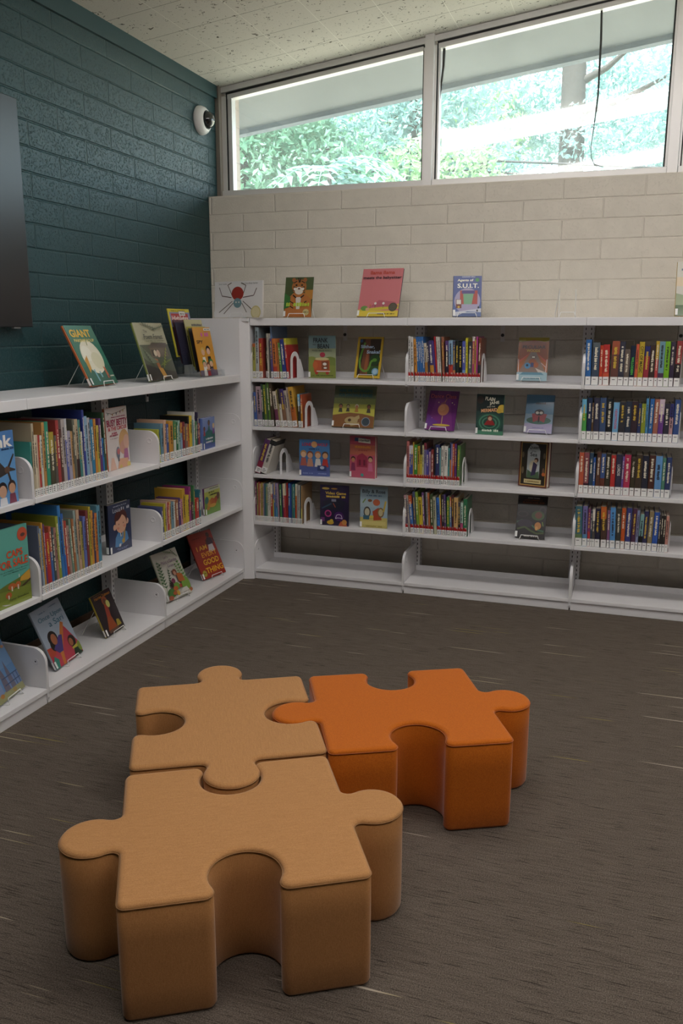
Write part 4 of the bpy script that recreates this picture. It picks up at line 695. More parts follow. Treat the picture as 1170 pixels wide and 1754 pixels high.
fb('blue chapter comic with red lettering and a crowd of children, third shelf of corner bay', (.277, .043), .18, .21, 4, 0, .010, '3a78b8', '5a86b4',
 [('r', 0,0,1,.36,'5060a4'), ('e', .5,.87,.1,.1,'d8a060')] + person(.14,.6,.1,'e0b088','b8864a','b85a4a') + person(.36,.58,.1,'d8a078','8a4a2c','c88a6a') + person(.62,.58,.1,'e0b088','b86a3a','e0dcd4') + person(.86,.58,.1,'d8a070','5a3a28','c83a34') +
 [('r', .6,.15,.9,.3,'34447c'), ('e', .76,.24,.07,.05,'b8c4dc'), ('t', 'LONE', .25,.87,.3,.085,'b82a34',.02), ('t', 'WOLF', .76,.87,.36,.085,'b82a34',.02), ('g', .32,.73,.68,.035,'20305a'), ('g', .12,.06,.44,.03,'8a9ac8'), ('g', .6,.06,.92,.03,'8a9ac8')], .636)
fb('thick pink early reader with a red castle, third shelf of corner bay', (.568, .088), .155, .236, -5.2, 0, .03, 'c8506a', 'c84a64',
 [('r', 0,.55,1,1,'cc6a50'), ('r', 0,.8,1,1,'b84458'), ('r', .2,.88,.62,.97,'34588a'), ('p', [(.34,.86),(.82,.84),(.8,.94),(.34,.96)], 'e0dcc8'), ('p', [(.28,.26),(.7,.26),(.7,.5),(.6,.56),(.5,.6),(.36,.56),(.28,.5)], 'a82a48'), ('r', .36,.3,.44,.44,'7a1c38'), ('r', .54,.3,.62,.44,'7a1c38')] + person(.14,.44,.085,'c8845a','3a2420','8a2a58') + person(.82,.46,.09,'d8a078','3a2420','d86a90') +
 [('e', .5,.07,.06,.06,'3a9a90'), ('t', 'I Can Read!', .58,.905,.4,.045,'26242a',.01), ('g', .2,.72,.85,.06,'d89040'), ('g', .35,.655,.7,.03,'a83a3a')], .636)
fb('dark purple reader with yellow lettering and a game controller, fourth shelf of corner bay', (.409, .029), .17, .236, 3, 0, .009, '241c40', '1c1834',
 [('r', 0,.6,1,1,'2a1a48'), ('p', [(.2,.4),(.8,.4),(.9,.62),(.5,.68),(.1,.6)], '1c2038'), ('r', .4,.6,.56,.66,'8a8ca4'), ('l', [(.06,.42),(.4,.55)], .05, '2c5068'), ('l', [(.46,.56),(.54,.46)], .03, 'b0503a'), ('e', .28,.3,.12,.12,'c83a88'), ('e', .28,.3,.08,.08,'4a1a48'), ('e', .66,.24,.17,.16,'4a1a6a'), ('l', [(.54,.18),(.58,.27),(.66,.29),(.74,.27),(.78,.18),(.72,.2),(.6,.2),(.54,.18)], .02, 'd8c8e4'), ('e', .36,.08,.12,.07,'d8a82a'), ('e', .4,.12,.06,.06,'d8b838'), ('p', [(.64,0),(.95,0),(.9,.1),(.72,.12)], 'c85a34'), ('e', .85,.1,.09,.09,'d08a3c'), ('r', .03,.1,.16,.2,'7a3a80'),
  ('t', 'Video Game', .55,.81,.72,.07,'d8b850',.02), ('g', .22,.7,.88,.055,'d8b850'), ('e', .2,.92,.13,.04,'c8a848'), ('e', .5,.92,.11,.025,'c88a34')], .355)
fb('pale blue reader with two cartoon animals on sand, fourth shelf of corner bay', (.643, .05), .159, .238, 3.2, 1.5, .009, '9cb8c8', 'b0c4cc',
 [('r', 0,0,1,.25,'c8b860'), ('r', .05,.07,.95,.16,'d4c470'), ('r', 0,.5,.6,.68,'a8c0c8'), ('e', .6,.62,.13,.12,'c8603a'), ('p', [(.46,.4),(.68,.5),(.8,.2),(.5,.18)], 'b84a2c'), ('e', .26,.38,.13,.2,'4a443a'), ('e', .26,.38,.09,.14,'c8c0a0'), ('e', .76,.38,.12,.18,'8a6a40'), ('e', .76,.38,.08,.13,'c8b888'), ('r', .12,.2,.34,.3,'3a6a80'), ('l', [(.86,.4),(.94,.66)], .06, 'd0b040'), ('l', [(.1,.6),(.2,.7)], .04, '7a9a4a'), ('e', .36,.66,.08,.05,'8a5a34'), ('r', .36,.24,.5,.3,'d8c84a'),
  ('t', 'Billy & Rose', .5,.87,.84,.11,'26282c',.015), ('g', .22,.77,.78,.03,'3a6088'), ('g', .2,.03,.8,.025,'8a7a34')], .355)
# back wall, middle bay
fb('orange graphic novel with a forest track and campers, top shelf of middle bay', (1.475, .17), .159, .229, -2.4, 10, .012, 'b8622c', 'e0e0dc',
 [('p', [(0,.9),(.3,.88),(.5,.93),(.7,.88),(1,.92),(1,1),(0,1)], 'c0b038'), ('p', [(0,.4),(.1,.9),(.5,.94),(.9,.9),(1,.4),(.6,.66),(.4,.66)], 'a8502c'), ('p', [(.42,.66),(.6,.66),(.95,.2),(.05,.2)], '8c7468'), ('p', [(.3,.6),(.38,.62),(.1,.44),(.04,.46)], 'd85a44'), ('p', [(.7,.6),(.64,.62),(.9,.44),(.96,.46)], 'd85a44'), ('r', 0,0,1,.2,'9cc0cc'), ('p', [(.1,.14),(.9,.14),(.8,.2),(.2,.2)], '5a90a8'), ('e', .5,.44,.13,.1,'a85a34'), ('e', .34,.35,.1,.1,'4a90c0'), ('e', .33,.36,.04,.04,'26303c'), ('r', .44,.32,.54,.42,'3a4478'), ('e', .62,.37,.08,.09,'b05a30'), ('e', .52,.55,.08,.05,'6a2c2c'), ('r', .47,.53,.57,.57,'e0dcc8'), ('p', [(.6,.3),(.95,.2),(.7,.2)], 'd0c4b8'), ('l', [(.05,.2),(.03,.5)], .03, 'd8c4bc'), ('l', [(.95,.2),(.97,.5)], .03, 'd8c4bc'), ('l', [(.94,.32),(.78,.42)], .02, 'd8c4bc'),
  ('t', 'PECULIAR', .52,.78,.76,.075,'222428',.022), ('t', 'WOODS', .5,.695,.44,.06,'d0b040',.02), ('g', .25,.05,.8,.025,'5a7a88')], 1.19, stand=ST+'orange forest graphic novel')
fb('purple picture book with a round glowing dancer, second shelf of middle bay', (.99, .127), .172, .222, -10.2, 19.1, .008, '6a1c74', '702078',
 [('p', [(.3,1),(.7,1),(.95,0),(.05,0)], '7a2a7c'), ('p', [(.05,.4),(.4,.2),(.4,.1),(0,.1)], '6a3090'), ('e', .55,.52,.19,.19,'d0845c'), ('e', .5,.56,.1,.1,'d89468'), ('l', [(.55,.36),(.55,.15)], .03, 'c8a070'), ('e', .55,.13,.3,.035,'d8b838'), ('l', [(.55,.68),(.62,.8)], .025, 'c0805a'), ('l', [(.44,.66),(.52,.7),(.6,.68)], .04, '8a4a58'), ('e', .36,.7,.018,.018,'e8d890'), ('e', .82,.7,.018,.018,'e8d890'), ('e', .9,.66,.014,.014,'e8d890'), ('e', .2,.3,.012,.012,'e8a8c8'), ('t', 'Dance Class', .5,.86,.86,.1,'e07070',.0)], .915, stand=ST+'purple dancer picture book')
fb('dark green graphic novel with swirling water and a yellow cloud, second shelf of middle bay', (1.285, .064), .149, .212, -9.7, 1.5, .010, '2c4a44', '5a9a7a',
 [('r', 0,.58,1,1,'22302e'), ('e', .5,.3,.48,.36,'2e5a4a'), ('e', .5,.3,.4,.3,'4c8a6c'), ('e', .5,.3,.34,.25,'2c5648'), ('e', .5,.3,.28,.2,'4c8a6c'), ('e', .5,.3,.22,.16,'2a5044'), ('r', 0,0,1,.1,'4a8a6a'), ('e', .95,.66,.16,.14,'dcb83c'), ('e', .84,.6,.1,.08,'d0ac38'), ('e', .14,.86,.12,.14,'40342e'), ('p', [(.3,.24),(.72,.24),(.62,.36),(.42,.36)], 'a82a28'), ('e', .52,.42,.1,.1,'6a3020'), ('e', .52,.4,.07,.07,'d8a484'),
  ('t', 'PLAIN', .5,.89,.36,.09,'d0ccb8',.03,-6), ('t', 'JANE', .66,.79,.36,.09,'d0ccb8',.03,8), ('t', 'AND THE', .54,.70,.3,.03,'c8c4b0',.01,6), ('t', 'MERMAID', .48,.61,.6,.085,'e0a878',.03,6), ('g', .24,.08,.8,.06,'d0dcc8')], .915)
fb('blue picture book with red winged creature over a lilac foot, second shelf of middle bay', (1.528, .16), .148, .206, -5.7, 14, .010, '5a94bc', '4a7ca4',
 [('r', 0,0,1,.25,'b0a8cc'), ('r', 0,.25,1,.5,'8cb0c8'), ('e', .5,.33,.44,.14,'4c7a6c'), ('p', [(.3,.28),(.5,.34),(.7,.28),(.78,.5),(.6,.52),(.5,.5),(.4,.52),(.24,.5)], 'c05058'), ('e', .5,.54,.17,.11,'34303a'), ('e', .43,.53,.06,.05,'e0dcd0'), ('e', .57,.53,.06,.05,'e0dcd0'), ('e', .5,.36,.03,.12,'4a3038'), ('t', 'timid', .52,.78,.36,.055,'1e3044',.03), ('g', .3,.13,.7,.02,'7a78a0')], .915, stand=ST+'blue picture book with red wings')
fb('thick gilt-framed maroon storybook standing open, third shelf of middle bay', (1.516, .12), .160, .244, -16, 2, .042, 'b08a3c', '6a1c24',
 [('r', 0,0,1,1,'6a2a20'), ('r', .05,.03,.95,.98,'c09440'), ('r', .08,.05,.92,.96,'30281e'), ('p', [(.28,.2),(.72,.2),(.72,.8),(.64,.92),(.5,.96),(.36,.92),(.28,.8)], 'b8c0c4'), ('p', [(.28,.2),(.72,.2),(.7,.36),(.5,.3),(.3,.38)], '4c6a4a'), ('e', .5,.46,.14,.2,'d8ccac'), ('p', [(.42,.24),(.58,.28),(.64,.5),(.5,.56)], '3a3054'), ('e', .6,.6,.07,.08,'4a2c20'), ('e', .58,.58,.05,.055,'d8ac88'), ('r', .2,.08,.8,.17,'d8c488'), ('e', .14,.36,.04,.12,'7a6a50'), ('e', .86,.36,.04,.12,'7a5a40'), ('e', .87,.3,.06,.06,'c8642c'), ('e', .13,.7,.04,.1,'6a5c44'), ('e', .87,.7,.04,.1,'6a5c44'),
  ('t', 'Queen', .5,.87,.34,.085,'1e1c20',.01), ('t', 'of the', .5,.79,.16,.04,'1e1c20',.0), ('t', 'Sea', .5,.72,.24,.085,'1e1c20',.01), ('g', .26,.11,.74,.03,'7a6434')], .636, lab='')
fb('black paperback with green coiled monster, fourth shelf of middle bay', (1.518, .07), .157, .232, -1.5, 20, .009, '1c1418', '201818',
 [('e', .2,.56,.2,.1,'3a2a30'), ('e', .2,.56,.14,.07,'1c1418'), ('e', .86,.66,.12,.16,'3c2c34'), ('e', .86,.66,.07,.1,'1c1418'), ('l', [(.02,.36),(.2,.42),(.4,.38),(.55,.3),(.74,.2),(.95,.18)], .05, '3c6a4c'), ('e', .3,.34,.26,.14,'34283a'), ('l', [(.05,.2),(.3,.26),(.5,.18),(.7,.12),(.96,.14)], .06, '4a5a2c'), ('e', .72,.54,.22,.17,'4c6a34'), ('e', .74,.55,.12,.12,'8a4a30'), ('e', .74,.3,.11,.13,'c07a38'), ('e', .7,.24,.05,.07,'d89a4a'), ('l', [(.88,.4),(.92,.3)], .03, '7a9a3a'),
  ('t', 'STAR WARS', .53,.945,.4,.022,'c8c4bc',.02), ('g', .22,.885,.85,.02,'8a4a24'), ('t', 'RANCOR PIT', .54,.835,.74,.045,'7a3c1c',.03), ('g', .3,.035,.78,.025,'d8d4cc')], .355, stand=ST+'black monster paperback')
# teal wall bays
fb('tall white picture book with pink lettering and orange spine, beside the upright row', (-.144, -1.224), .2, .28, 95, 1.5, .012, 'e4d8d4', 'd8602c',
 [('l', [(.04,.94),(.3,.9),(.6,.92),(.95,.96)], .01, '6a5a4a'), ('p', [(.1,.93),(.16,.92),(.13,.88)], '5a8a80'), ('p', [(.3,.9),(.36,.905),(.33,.86)], 'c88a30'), ('p', [(.48,.91),(.54,.915),(.51,.87)], '4a4a60'), ('p', [(.66,.925),(.72,.93),(.69,.885)], 'a8305a'), ('p', [(.8,.94),(.86,.945),(.83,.9)], 'c8b040'), ('e', .78,.44,.24,.26,'e0a860'), ('e', .74,.33,.18,.16,'d89a80'), ('e', .88,.42,.14,.16,'e0ac94'), ('p', [(.7,.1),(.95,.1),(.92,.3),(.76,.3)], 'b0528c'), ('p', [(.4,.0),(.95,.0),(.9,.14),(.5,.16)], 'e0a078'), ('p', [(.05,0),(.35,0),(.24,.2),(.14,.2)], 'e8b8a0'), ('e', .46,.26,.08,.14,'6a7a90'), ('e', .48,.28,.07,.07,'c85a5a'), ('r', .44,.12,.5,.22,'4a5468'), ('r', .5,0,.6,.05,'d8b84a'), ('r', .85,0,1,.07,'e4c858'),
  ('t', 'BUSY BETTY', .5,.76,.94,.11,'a81c50',.02), ('t', '& THE CIRCUS', .5,.665,.84,.06,'c83a4a',.02), ('g', .22,.84,.9,.02,'a84a6a'), ('g', .2,.58,.45,.03,'a83a5a'), ('g', .12,.545,.5,.03,'a83a5a'), ('g', .14,.5,.5,.015,'8a6a70')], .832, lab='')
fb('small blue board book with three children, upper shelf beside the corner panel', (-.075, -.456), .155, .166, 93, 0, .022, '6a84c8', '5a74bc',
 [('r', 0,0,1,.42,'3a58a8'), ('e', .5,.42,.36,.2,'2e7a78'), ('r', .7,.15,1,.5,'2e7068'), ('r', 0,.2,.16,.5,'3a6a98')] + person(.5,.82,.09,'6a4030','20181c','2e6a6a') + person(.12,.66,.07,'8a5038','3a2420','c04a5a') + person(.86,.7,.08,'d8b080','d8b860','7a3a90') +
 [('g', .22,.3,.78,.06,'e8e8ec'), ('g', .22,.19,.78,.06,'e8e8ec')], .832)
fb('small green picture book of tumbling animals with purple spine, lower shelf by corner panel', (-.133, -.347), .17, .15, 87, 1, .012, 'b8c04c', '7a2a84',
 [('r', 0,0,1,.35,'6a9a34'), ('r', 0,.3,1,.5,'7a9a3c'), ('r', 0,.86,1,1,'c0c8a8'), ('e', .3,.4,.14,.13,'c88a30'), ('e', .45,.46,.12,.12,'c0682c'), ('e', .6,.42,.15,.12,'b8582a'), ('e', .72,.5,.1,.1,'a84a28'), ('e', .12,.55,.12,.12,'3a7a70'), ('e', .86,.6,.1,.12,'5a3a28'), ('l', [(.86,.3),(.86,.6)], .03, '5a3a28'), ('e', .5,.3,.2,.06,'d09a3c'), ('e', .2,.24,.1,.06,'b87a30'), ('g', .25,.79,.62,.06,'1e1e1a'), ('g', .32,.69,.82,.06,'1e1e1a'), ('g', .3,.93,.9,.05,'6a6a68')], .447)
fb('navy picture book with a boy holding a brass horn, lower shelf beside the row', (-.15, -1.245), .173, .23, 88, 0, .02, '26345c', '18161c',
 [('p', [(.24,.12),(.36,.1),(.72,.16),(.86,.2),(.8,.36),(.62,.42),(.42,.42),(.28,.3)], '4a8ac4'), ('p', [(.48,.42),(.6,.4),(.58,.3),(.5,.3)], 'e0dcd4'), ('p', [(.52,.38),(.58,.38),(.56,.26)], '20202a'), ('p', [(.58,.14),(.68,.16),(.74,.5),(.68,.5)], 'b08a34'), ('e', .62,.2,.07,.06,'c09838'), ('e', .26,.52,.07,.08,'e0aa8c'), ('e', .82,.58,.07,.08,'e0aa8c'), ('e', .54,.66,.28,.28,'5a2420'), ('e', .54,.56,.24,.25,'e4a888'), ('p', [(.3,.64),(.34,.74),(.5,.84),(.66,.8),(.78,.7),(.7,.72),(.62,.76),(.5,.68),(.4,.64)], '5a2420'), ('e', .44,.56,.016,.02,'4a2a24'), ('e', .64,.57,.016,.02,'4a2a24'), ('e', .4,.48,.05,.035,'e08a70'), ('e', .68,.5,.05,.035,'e08a70'), ('p', [(.4,.1),(.48,.1),(.5,.16),(.42,.16)], 'e0dcd4'),
  ('g', .22,.935,.8,.02,'b8bcd0'), ('t', 'Louis', .36,.865,.34,.085,'c8ccd8',.0), ('g', .56,.84,.9,.07,'c8ccd8'), ('g', .3,.06,.8,.015,'8a94b8'), ('g', .36,.035,.74,.015,'8a94b8')], .447)
fb('turquoise picture book with orange lettering over green hills, lower shelf by near bracket', (-.083, -2.085), .2, .296, 87.5, 0, .01, '5ab4a4', '4aa090',
 [('p', [(0,.24),(.4,.3),(.7,.33),(1,.4),(1,.18),(0,.1)], '6a7a2a'), ('p', [(.75,.33),(1,.4),(1,.26),(.72,.28)], 'd8a02c'), ('p', [(.4,.22),(.7,.2),(1,.28),(1,.25),(.7,.17),(.45,.18)], '4a3a24'), ('r', 0,0,1,.12,'8a9a34'), ('p', [(0,.1),(1,.1),(1,.2),(0,.22)], '7c8c2e'), ('e', .5,.25,.1,.06,'c8642a'), ('e', .66,.25,.07,.06,'c8642a'), ('l', [(.5,.19),(.5,.25)], .03, 'e0dcd0'), ('l', [(.66,.19),(.66,.25)], .03, 'e0dcd0'), ('e', .4,.15,.08,.06,'c0602a'), ('l', [(.4,.1),(.4,.15)], .03, 'e0dcd0'), ('e', .86,.88,.13,.13,'d8502c'), ('e', .87,.87,.06,.035,'5a3028'), ('p', [(.2,.06),(.46,.022),(.3,.03)], 'd0ccd0'), ('l', [(.7,.34),(.7,.38)], .02, 'd8dcd0'),
  ('t', 'CAPS', .63,.665,.42,.095,'c8502e',.03), ('t', 'FOR SALE', .57,.545,.78,.105,'c8502e',.03), ('t', 'A Tale of a Peddler, Some Monkeys', .55,.455,.82,.02,'20403c',.01), ('t', 'and Their Monkey Business', .6,.425,.6,.02,'20403c',.01), ('t', 'Esphyr Slobodkina', .66,.085,.5,.035,'3a4420',.01)], .447, lab='')
fb('bright blue picture book with a hanging bat and two children, upper shelf by near bracket', (-.065, -2.16), .25, .266, 93, 1, .01, '5a9cdc', '4a88c8',
 [('r', 0,.78,1,1,'4c84cc'), ('p', [(.3,.45),(.62,.62),(.78,.48),(.96,.68),(.98,.66),(.86,.5),(.98,.46),(.98,.44),(.84,.44),(.88,.32),(.84,.3),(.8,.42),(.5,.36),(.3,.38)], '3c3430'), ('e', .8,.47,.06,.05,'6a4834')] + person(.66,.2,.1,'d8a484','26202a','e0e0e4') + person(.87,.22,.085,'d09a78','3a2824','8a4058') +
 [('t', 'Oink', .58,.865,.76,.17,'ece8e4',.03), ('g', .55,.745,.97,.03,'24406a')], .832, lab='')
fb('pale blue picture book with a red sari and two figures, base shelf middle bay', (-.122, -1.711), .223, .262, 97, 24, .010, 'a8b8cc', '9aa8b8',
 [('p', [(.0,.0),(1,0),(1,.18),(.8,.5),(.7,.62),(.62,.4),(.3,.34),(0,.36)], 'c83a50'), ('p', [(.72,.64),(.8,.6),(.44,.2),(.36,0),(.28,0),(.34,.24)], 'd87a2c'), ('p', [(0,.36),(.22,.32),(.2,.2),(.0,.22)], 'c84a30'), ('e', .3,.46,.15,.15,'26201e'), ('e', .24,.36,.1,.12,'26201e'), ('p', [(.2,.3),(.5,.46),(.6,.44),(.44,.2),(.3,.2)], '4a3a8a'), ('e', .32,.44,.09,.11,'b86a44'), ('e', .8,.26,.12,.12,'2a1e1c'), ('e', .76,.25,.07,.08,'b06840'), ('p', [(.72,.16),(.92,.18),(1,.08),(.8,.02)], 'c8bc3c'), ('p', [(.7,0),(.98,0),(.94,.12),(.76,.13)], '2e4430'), ('e', .96,.12,.06,.1,'8aa03a'), ('p', [(0,.1),(.1,.2),(.2,.12),(.14,0),(0,0)], '2e8a78'),
  ('t', 'Once Upon', .52,.80,.8,.1,'2a6a80',.0), ('t', 'a Sari', .62,.69,.5,.1,'2a6a80',.0), ('g', .2,.9,.42,.02,'5a708a'), ('g', .58,.93,.85,.018,'5a708a')], .066, stand=ST+'pale blue sari picture book')
fb('small dark brown book with a lantern-lit figure, base shelf middle bay', (-.142, -1.316), .164, .2, 94.2, 22, .012, '2c2028', 'b8a030',
 [('p', [(.2,.1),(.66,.1),(.56,.4),(.46,.6),(.36,.4)], 'a84a20'), ('p', [(.36,.4),(.56,.4),(.62,.66),(.46,.72)], 'b03a24'), ('e', .54,.78,.13,.13,'b8582c'), ('e', .53,.76,.08,.09,'7a4830'), ('e', .64,.68,.09,.11,'d8d870'), ('p', [(.66,.1),(.9,.1),(.84,.24),(.72,.26)], 'b8a030'), ('r', .2,.03,.7,.1,'6a4838'), ('t', 'Harriet Tubman', .52,.905,.82,.07,'c88434',.02), ('g', .12,.955,.5,.02,'8a6a40')], .066, stand=ST+'small dark lantern book')
fb('blue picture book with grey tower buildings, on the base shelf nearest the camera', (-.101, -2.095), .21, .225, 100, 25, .010, '5a8cc4', '4a7ab0',
 [('r', 0,.5,1,1,'6a94c8'), ('r', 0,0,1,.14,'9a9a68'), ('r', .5,.12,1,.34,'6a86b8'), ('r', .1,.12,.4,.3,'7a90bc'), ('p', [(.44,.12),(.62,.12),(.6,.4),(.54,.66),(.48,.4)], '6a6478'), ('p', [(.66,.12),(.8,.12),(.78,.4),(.74,.62),(.68,.4)], '6c6a80'), ('l', [(.5,.34),(1,.34)], .02, '34507c'), ('l', [(.5,.22),(1,.22)], .02, '34507c'), ('l', [(.85,.12),(.85,.34)], .02, '34507c'), ('l', [(.95,.12),(.95,.34)], .02, '34507c'), ('e', .3,.1,.06,.04,'b87a34'), ('e', .7,.08,.06,.04,'a88a44'), ('g', .5,.8,.95,.06,'c88a4a')], .066, stand=ST+'blue tower picture book')
fb('white picture book with green garden plants and a gardener, base shelf corner bay', (-.14, -.769), .205, .26, 82, 24, .010, 'd8d4c8', 'b8c4a0',
 frond(.12,.2,.06,.6,'3a6a3a',9,.2) + frond(.3,.2,.12,.42,'2e5c34',8,.24) + frond(.02,.3,.08,.55,'4a7a44',8,.2) + frond(.95,.2,-.12,.55,'5a9a3a',8,.24) + frond(.8,.3,-.1,.4,'6aaa40',8,.24) + frond(.7,1,.2,-.2,'4c7c40',6,.24) + frond(.4,1,.3,-.08,'5a8c48',6,.3) +
 [('e', .82,.2,.16,.22,'7aa83c'), ('e', .2,.14,.16,.12,'4a7c3a'), ('e', .45,.24,.12,.1,'6aa03c'), ('p', [(.6,.5),(.8,.44),(.84,.28),(.6,.3)], 'c86a34'), ('e', .56,.52,.08,.08,'8a4a30'), ('e', .55,.5,.05,.055,'d0987a'), ('e', .4,.36,.07,.07,'8a3a58'), ('e', .3,.3,.06,.07,'3a2420'), ('e', .38,.2,.09,.06,'c8642c'), ('e', .3,.12,.08,.05,'b8582c'), ('e', .42,.1,.06,.07,'d8a83a'), ('e', .6,.22,.06,.05,'b04a34'), ('e', .1,.05,.09,.06,'b0583a'), ('e', .92,.07,.07,.05,'b86a3c'), ('p', [(.45,.02),(.9,.02),(.8,.16),(.6,.16)], 'd8d4cc'),
  ('t', "Let's", .42,.87,.16,.06,'8a6a8a',.0), ('t', 'Make a Garden', .5,.77,.62,.07,'8a6a8a',.0), ('t', 'Grow', .5,.68,.24,.06,'8a6a8a',.0), ('g', .5,.06,.85,.02,'9a9088')], .066, stand=ST+'white garden picture book')
fb('red picture book with big yellow lettering and a child in white, base shelf corner bay', (-.151, -.357), .205, .27, 79, 24.5, .010, 'a82c20', '8a241c',
 [('r', 0,0,1,1,'ac2e20'), ('p', [(.62,.52),(.9,.52),(.88,.68),(.7,.7)], 'd8d0d8'), ('p', [(.66,.68),(.94,.68),(.9,.82),(.72,.84)], '4c2c3c'), ('e', .8,.89,.07,.075,'5a3024'), ('l', [(.94,.8),(.98,.72)], .05, '5a3024'), ('l', [(.68,.8),(.64,.7)], .05, '5a3024'),
  ('t', 'I AM', .38,.655,.44,.1,'e0a838',.02), ('t', 'EVERY', .6,.5,.66,.105,'e0a030',.02), ('t', 'GOOD', .57,.34,.66,.12,'e4b438',.022), ('t', 'THING', .6,.16,.74,.125,'e4b030',.022), ('e', .14,.12,.09,.09,'b8a838'), ('g', .08,.115,.2,.02,'4a4420'), ('g', .1,.87,.5,.018,'5a1a14')], .066, stand=ST+'red picture book with yellow lettering')

# ---------------------------------------------------------------- upholstered puzzle-piece seats
def puzzle_outline(sides, a=.275):
    """sides in order bottom, right, top, left: 't' tab or 'n' notch"""
    hr, hc, f = .076, .067, .022
    base = []
    def side(kind):
        r, c = (hr, hc) if kind == 't' else (hr+.007, hc+.002)
        sf = math.sqrt((r+f)**2-(c-f)**2)
        P = [(-a+.02, 0)]
        th = math.degrees(math.atan2(c-f, sf))             # from fillet centre to head centre
        P += [(-sf+f*math.cos(R_(t)), f+f*math.sin(R_(t))) for t in [(-90+(th+90)*i/5) for i in range(6)]]
        s0 = 180+th
        P += [(r*math.cos(R_(t)), c+r*math.sin(R_(t))) for t in [s0-(s0-(-th))*i/22 for i in range(1, 22)]]
        P += [(sf+f*math.cos(R_(t)), f+f*math.sin(R_(t))) for t in [(180-th)+(270-(180-th))*i/5 for i in range(6)]]
        P += [(a-.02, 0)]
        return [(x, y if kind == 't' else -y) for x, y in P]
    out = []
    for k, kind in enumerate(sides):
        for x, n in side(kind):
            # bottom side runs left to right with outward normal -y
            u, v = x, -(a+n)
            for _ in range(k): u, v = -v, u
            out.append((u, v))
        cx, cy = a-.02, -(a-.02)
        for t in (-67.5, -45, -22.5):
            u, v = cx+.02*math.cos(R_(t)), cy+.02*math.sin(R_(t))
            for _ in range(k): u, v = -v, u
            out.append((u, v))
    return out
def seat(label, cx, cy, ang, sides, fab, seamcol, group, side_fab=None):
    t = empty('puzzle_piece_seat', label, 'seat', (cx, cy, 0), (0, 0, R_(ang)), group)
    P = [Vector(p) for p in puzzle_outline(sides)]; n = len(P)
    Nn = []
    for i in range(n):
        d = (P[(i+1) % n]-P[i-1]).normalized(); Nn.append(Vector((d.y, -d.x)))
    H = .2865
    def ring(z, ins): return [(P[i].x-Nn[i].x*ins, P[i].y-Nn[i].y*ins, z) for i in range(n)]
    def loft(rings, cap=None):
        m = MB(); vs = [v for r in rings for v in r]
        m.add(vs, [(k*n+i, k*n+(i+1) % n, (k+1)*n+(i+1) % n, (k+1)*n+i) for k in range(len(rings)-1) for i in range(n)], 0, True)
        if cap == 'top': m.add(rings[-1], [tuple(range(n))])
        return m
    loft([ring(0.001, .010), ring(.004, .004), ring(.012, 0), ring(.08, -.0005), ring(.2, -.0005), ring(H-.016, 0), ring(H-.013, .003)]).build('side_cover', side_fab, t)
    loft([ring(H-.013, .003), ring(H-.0105, .0), ring(H-.006, .0008), ring(H-.0025, .004), ring(H-.0006, .008), ring(H, .014)], 'top').build('top_cover', fab, t)
    # twisted seam cord and its stitches
    m = MB(); z = H-.0095
    pts = ring(z, -.0004); m.tube(pts+[pts[0]], .0016, 5, cap=False)
    m.build('stitched_seam', seamcol, t)
    return t
sc1 = mat('tan_thread', '8a6238', .8); sc2 = mat('orange_thread', 'a4551c', .8)
GS = 'interlocking tan puzzle seats'
seat('tan puzzle-piece seat nearest the camera with two round side tabs', 1.212, -2.768, 30.45, 'ntnt', M['tan'], sc1, GS, M['tanside'])
seat('tan puzzle-piece seat behind, its tab locked into the front seat', .931, -2.266, 29.4, 'tntn', M['tan2'], sc1, GS, M['tanside'])
seat('orange puzzle-piece seat locked into the rear tan seat', 1.4345, -2.009, 26.8, 'ntnt', M['orange'], sc2, None, M['orangeside'])

# ---------------------------------------------------------------- wall screen, security camera
t = empty('wall_television', 'large black wall television on the teal wall, cut by the left edge', 'television', (-.43, -1.39, 1.468))
MB().box(.03, -1.45, 0, .062, 0, .90).build('casing', M['black'], t, bevel=.003)
MB().add([(.0625, -1.442, .014), (.0625, -.008, .014), (.0625, -.008, .892), (.0625, -1.442, .892)], [(0,1,2,3)]).build('screen', mat('dark_screen', (.010,.009,.009), .3), t)
MB().box(0, -1.0, .25, .03, -.45, .65).build('wall_mount', M['black'], t)
MB().box(.045, -.115, -.006, .058, -.075, 0).build('sensor_bump', mat('grey_plastic', (.15,.15,.15), .4), t)
t = empty('security_camera', 'white dome security camera on the teal wall beside the window', 'security camera', (-.43, .30, 2.652))
MB().lathe([(0, -.002), (.079, -.002), (.080, .008), (.078, .02), (.070, .036), (.060, .046), (.050, .050)], 40, 0).build('housing', mat('white_plastic', (.8,.79,.78), .35), t)
MB().lathe([(.0515, .046), (.0515, .0505), (.047, .052), (.046, .048)], 40, 0).build('trim_ring', mat('black_ring', (.02,.02,.02), .25), t)
MB().lathe([(.046, .049)]+[(.046*math.cos(R_(a)), .05+.042*math.sin(R_(a))) for a in range(6, 91, 12)]+[(0, .092)], 36, 0).build('dome', mat('smoked_dome', (.012,.012,.013), .05, 0, 1), t)
MB().add([(.0365, -.022, -.004), (.0365, -.006, -.004), (.0365, -.006, .002), (.0365, -.022, .002)], [(0,1,2,3)]).build('maker_mark', mat('grey_print', (.35,.35,.36), .5), t)

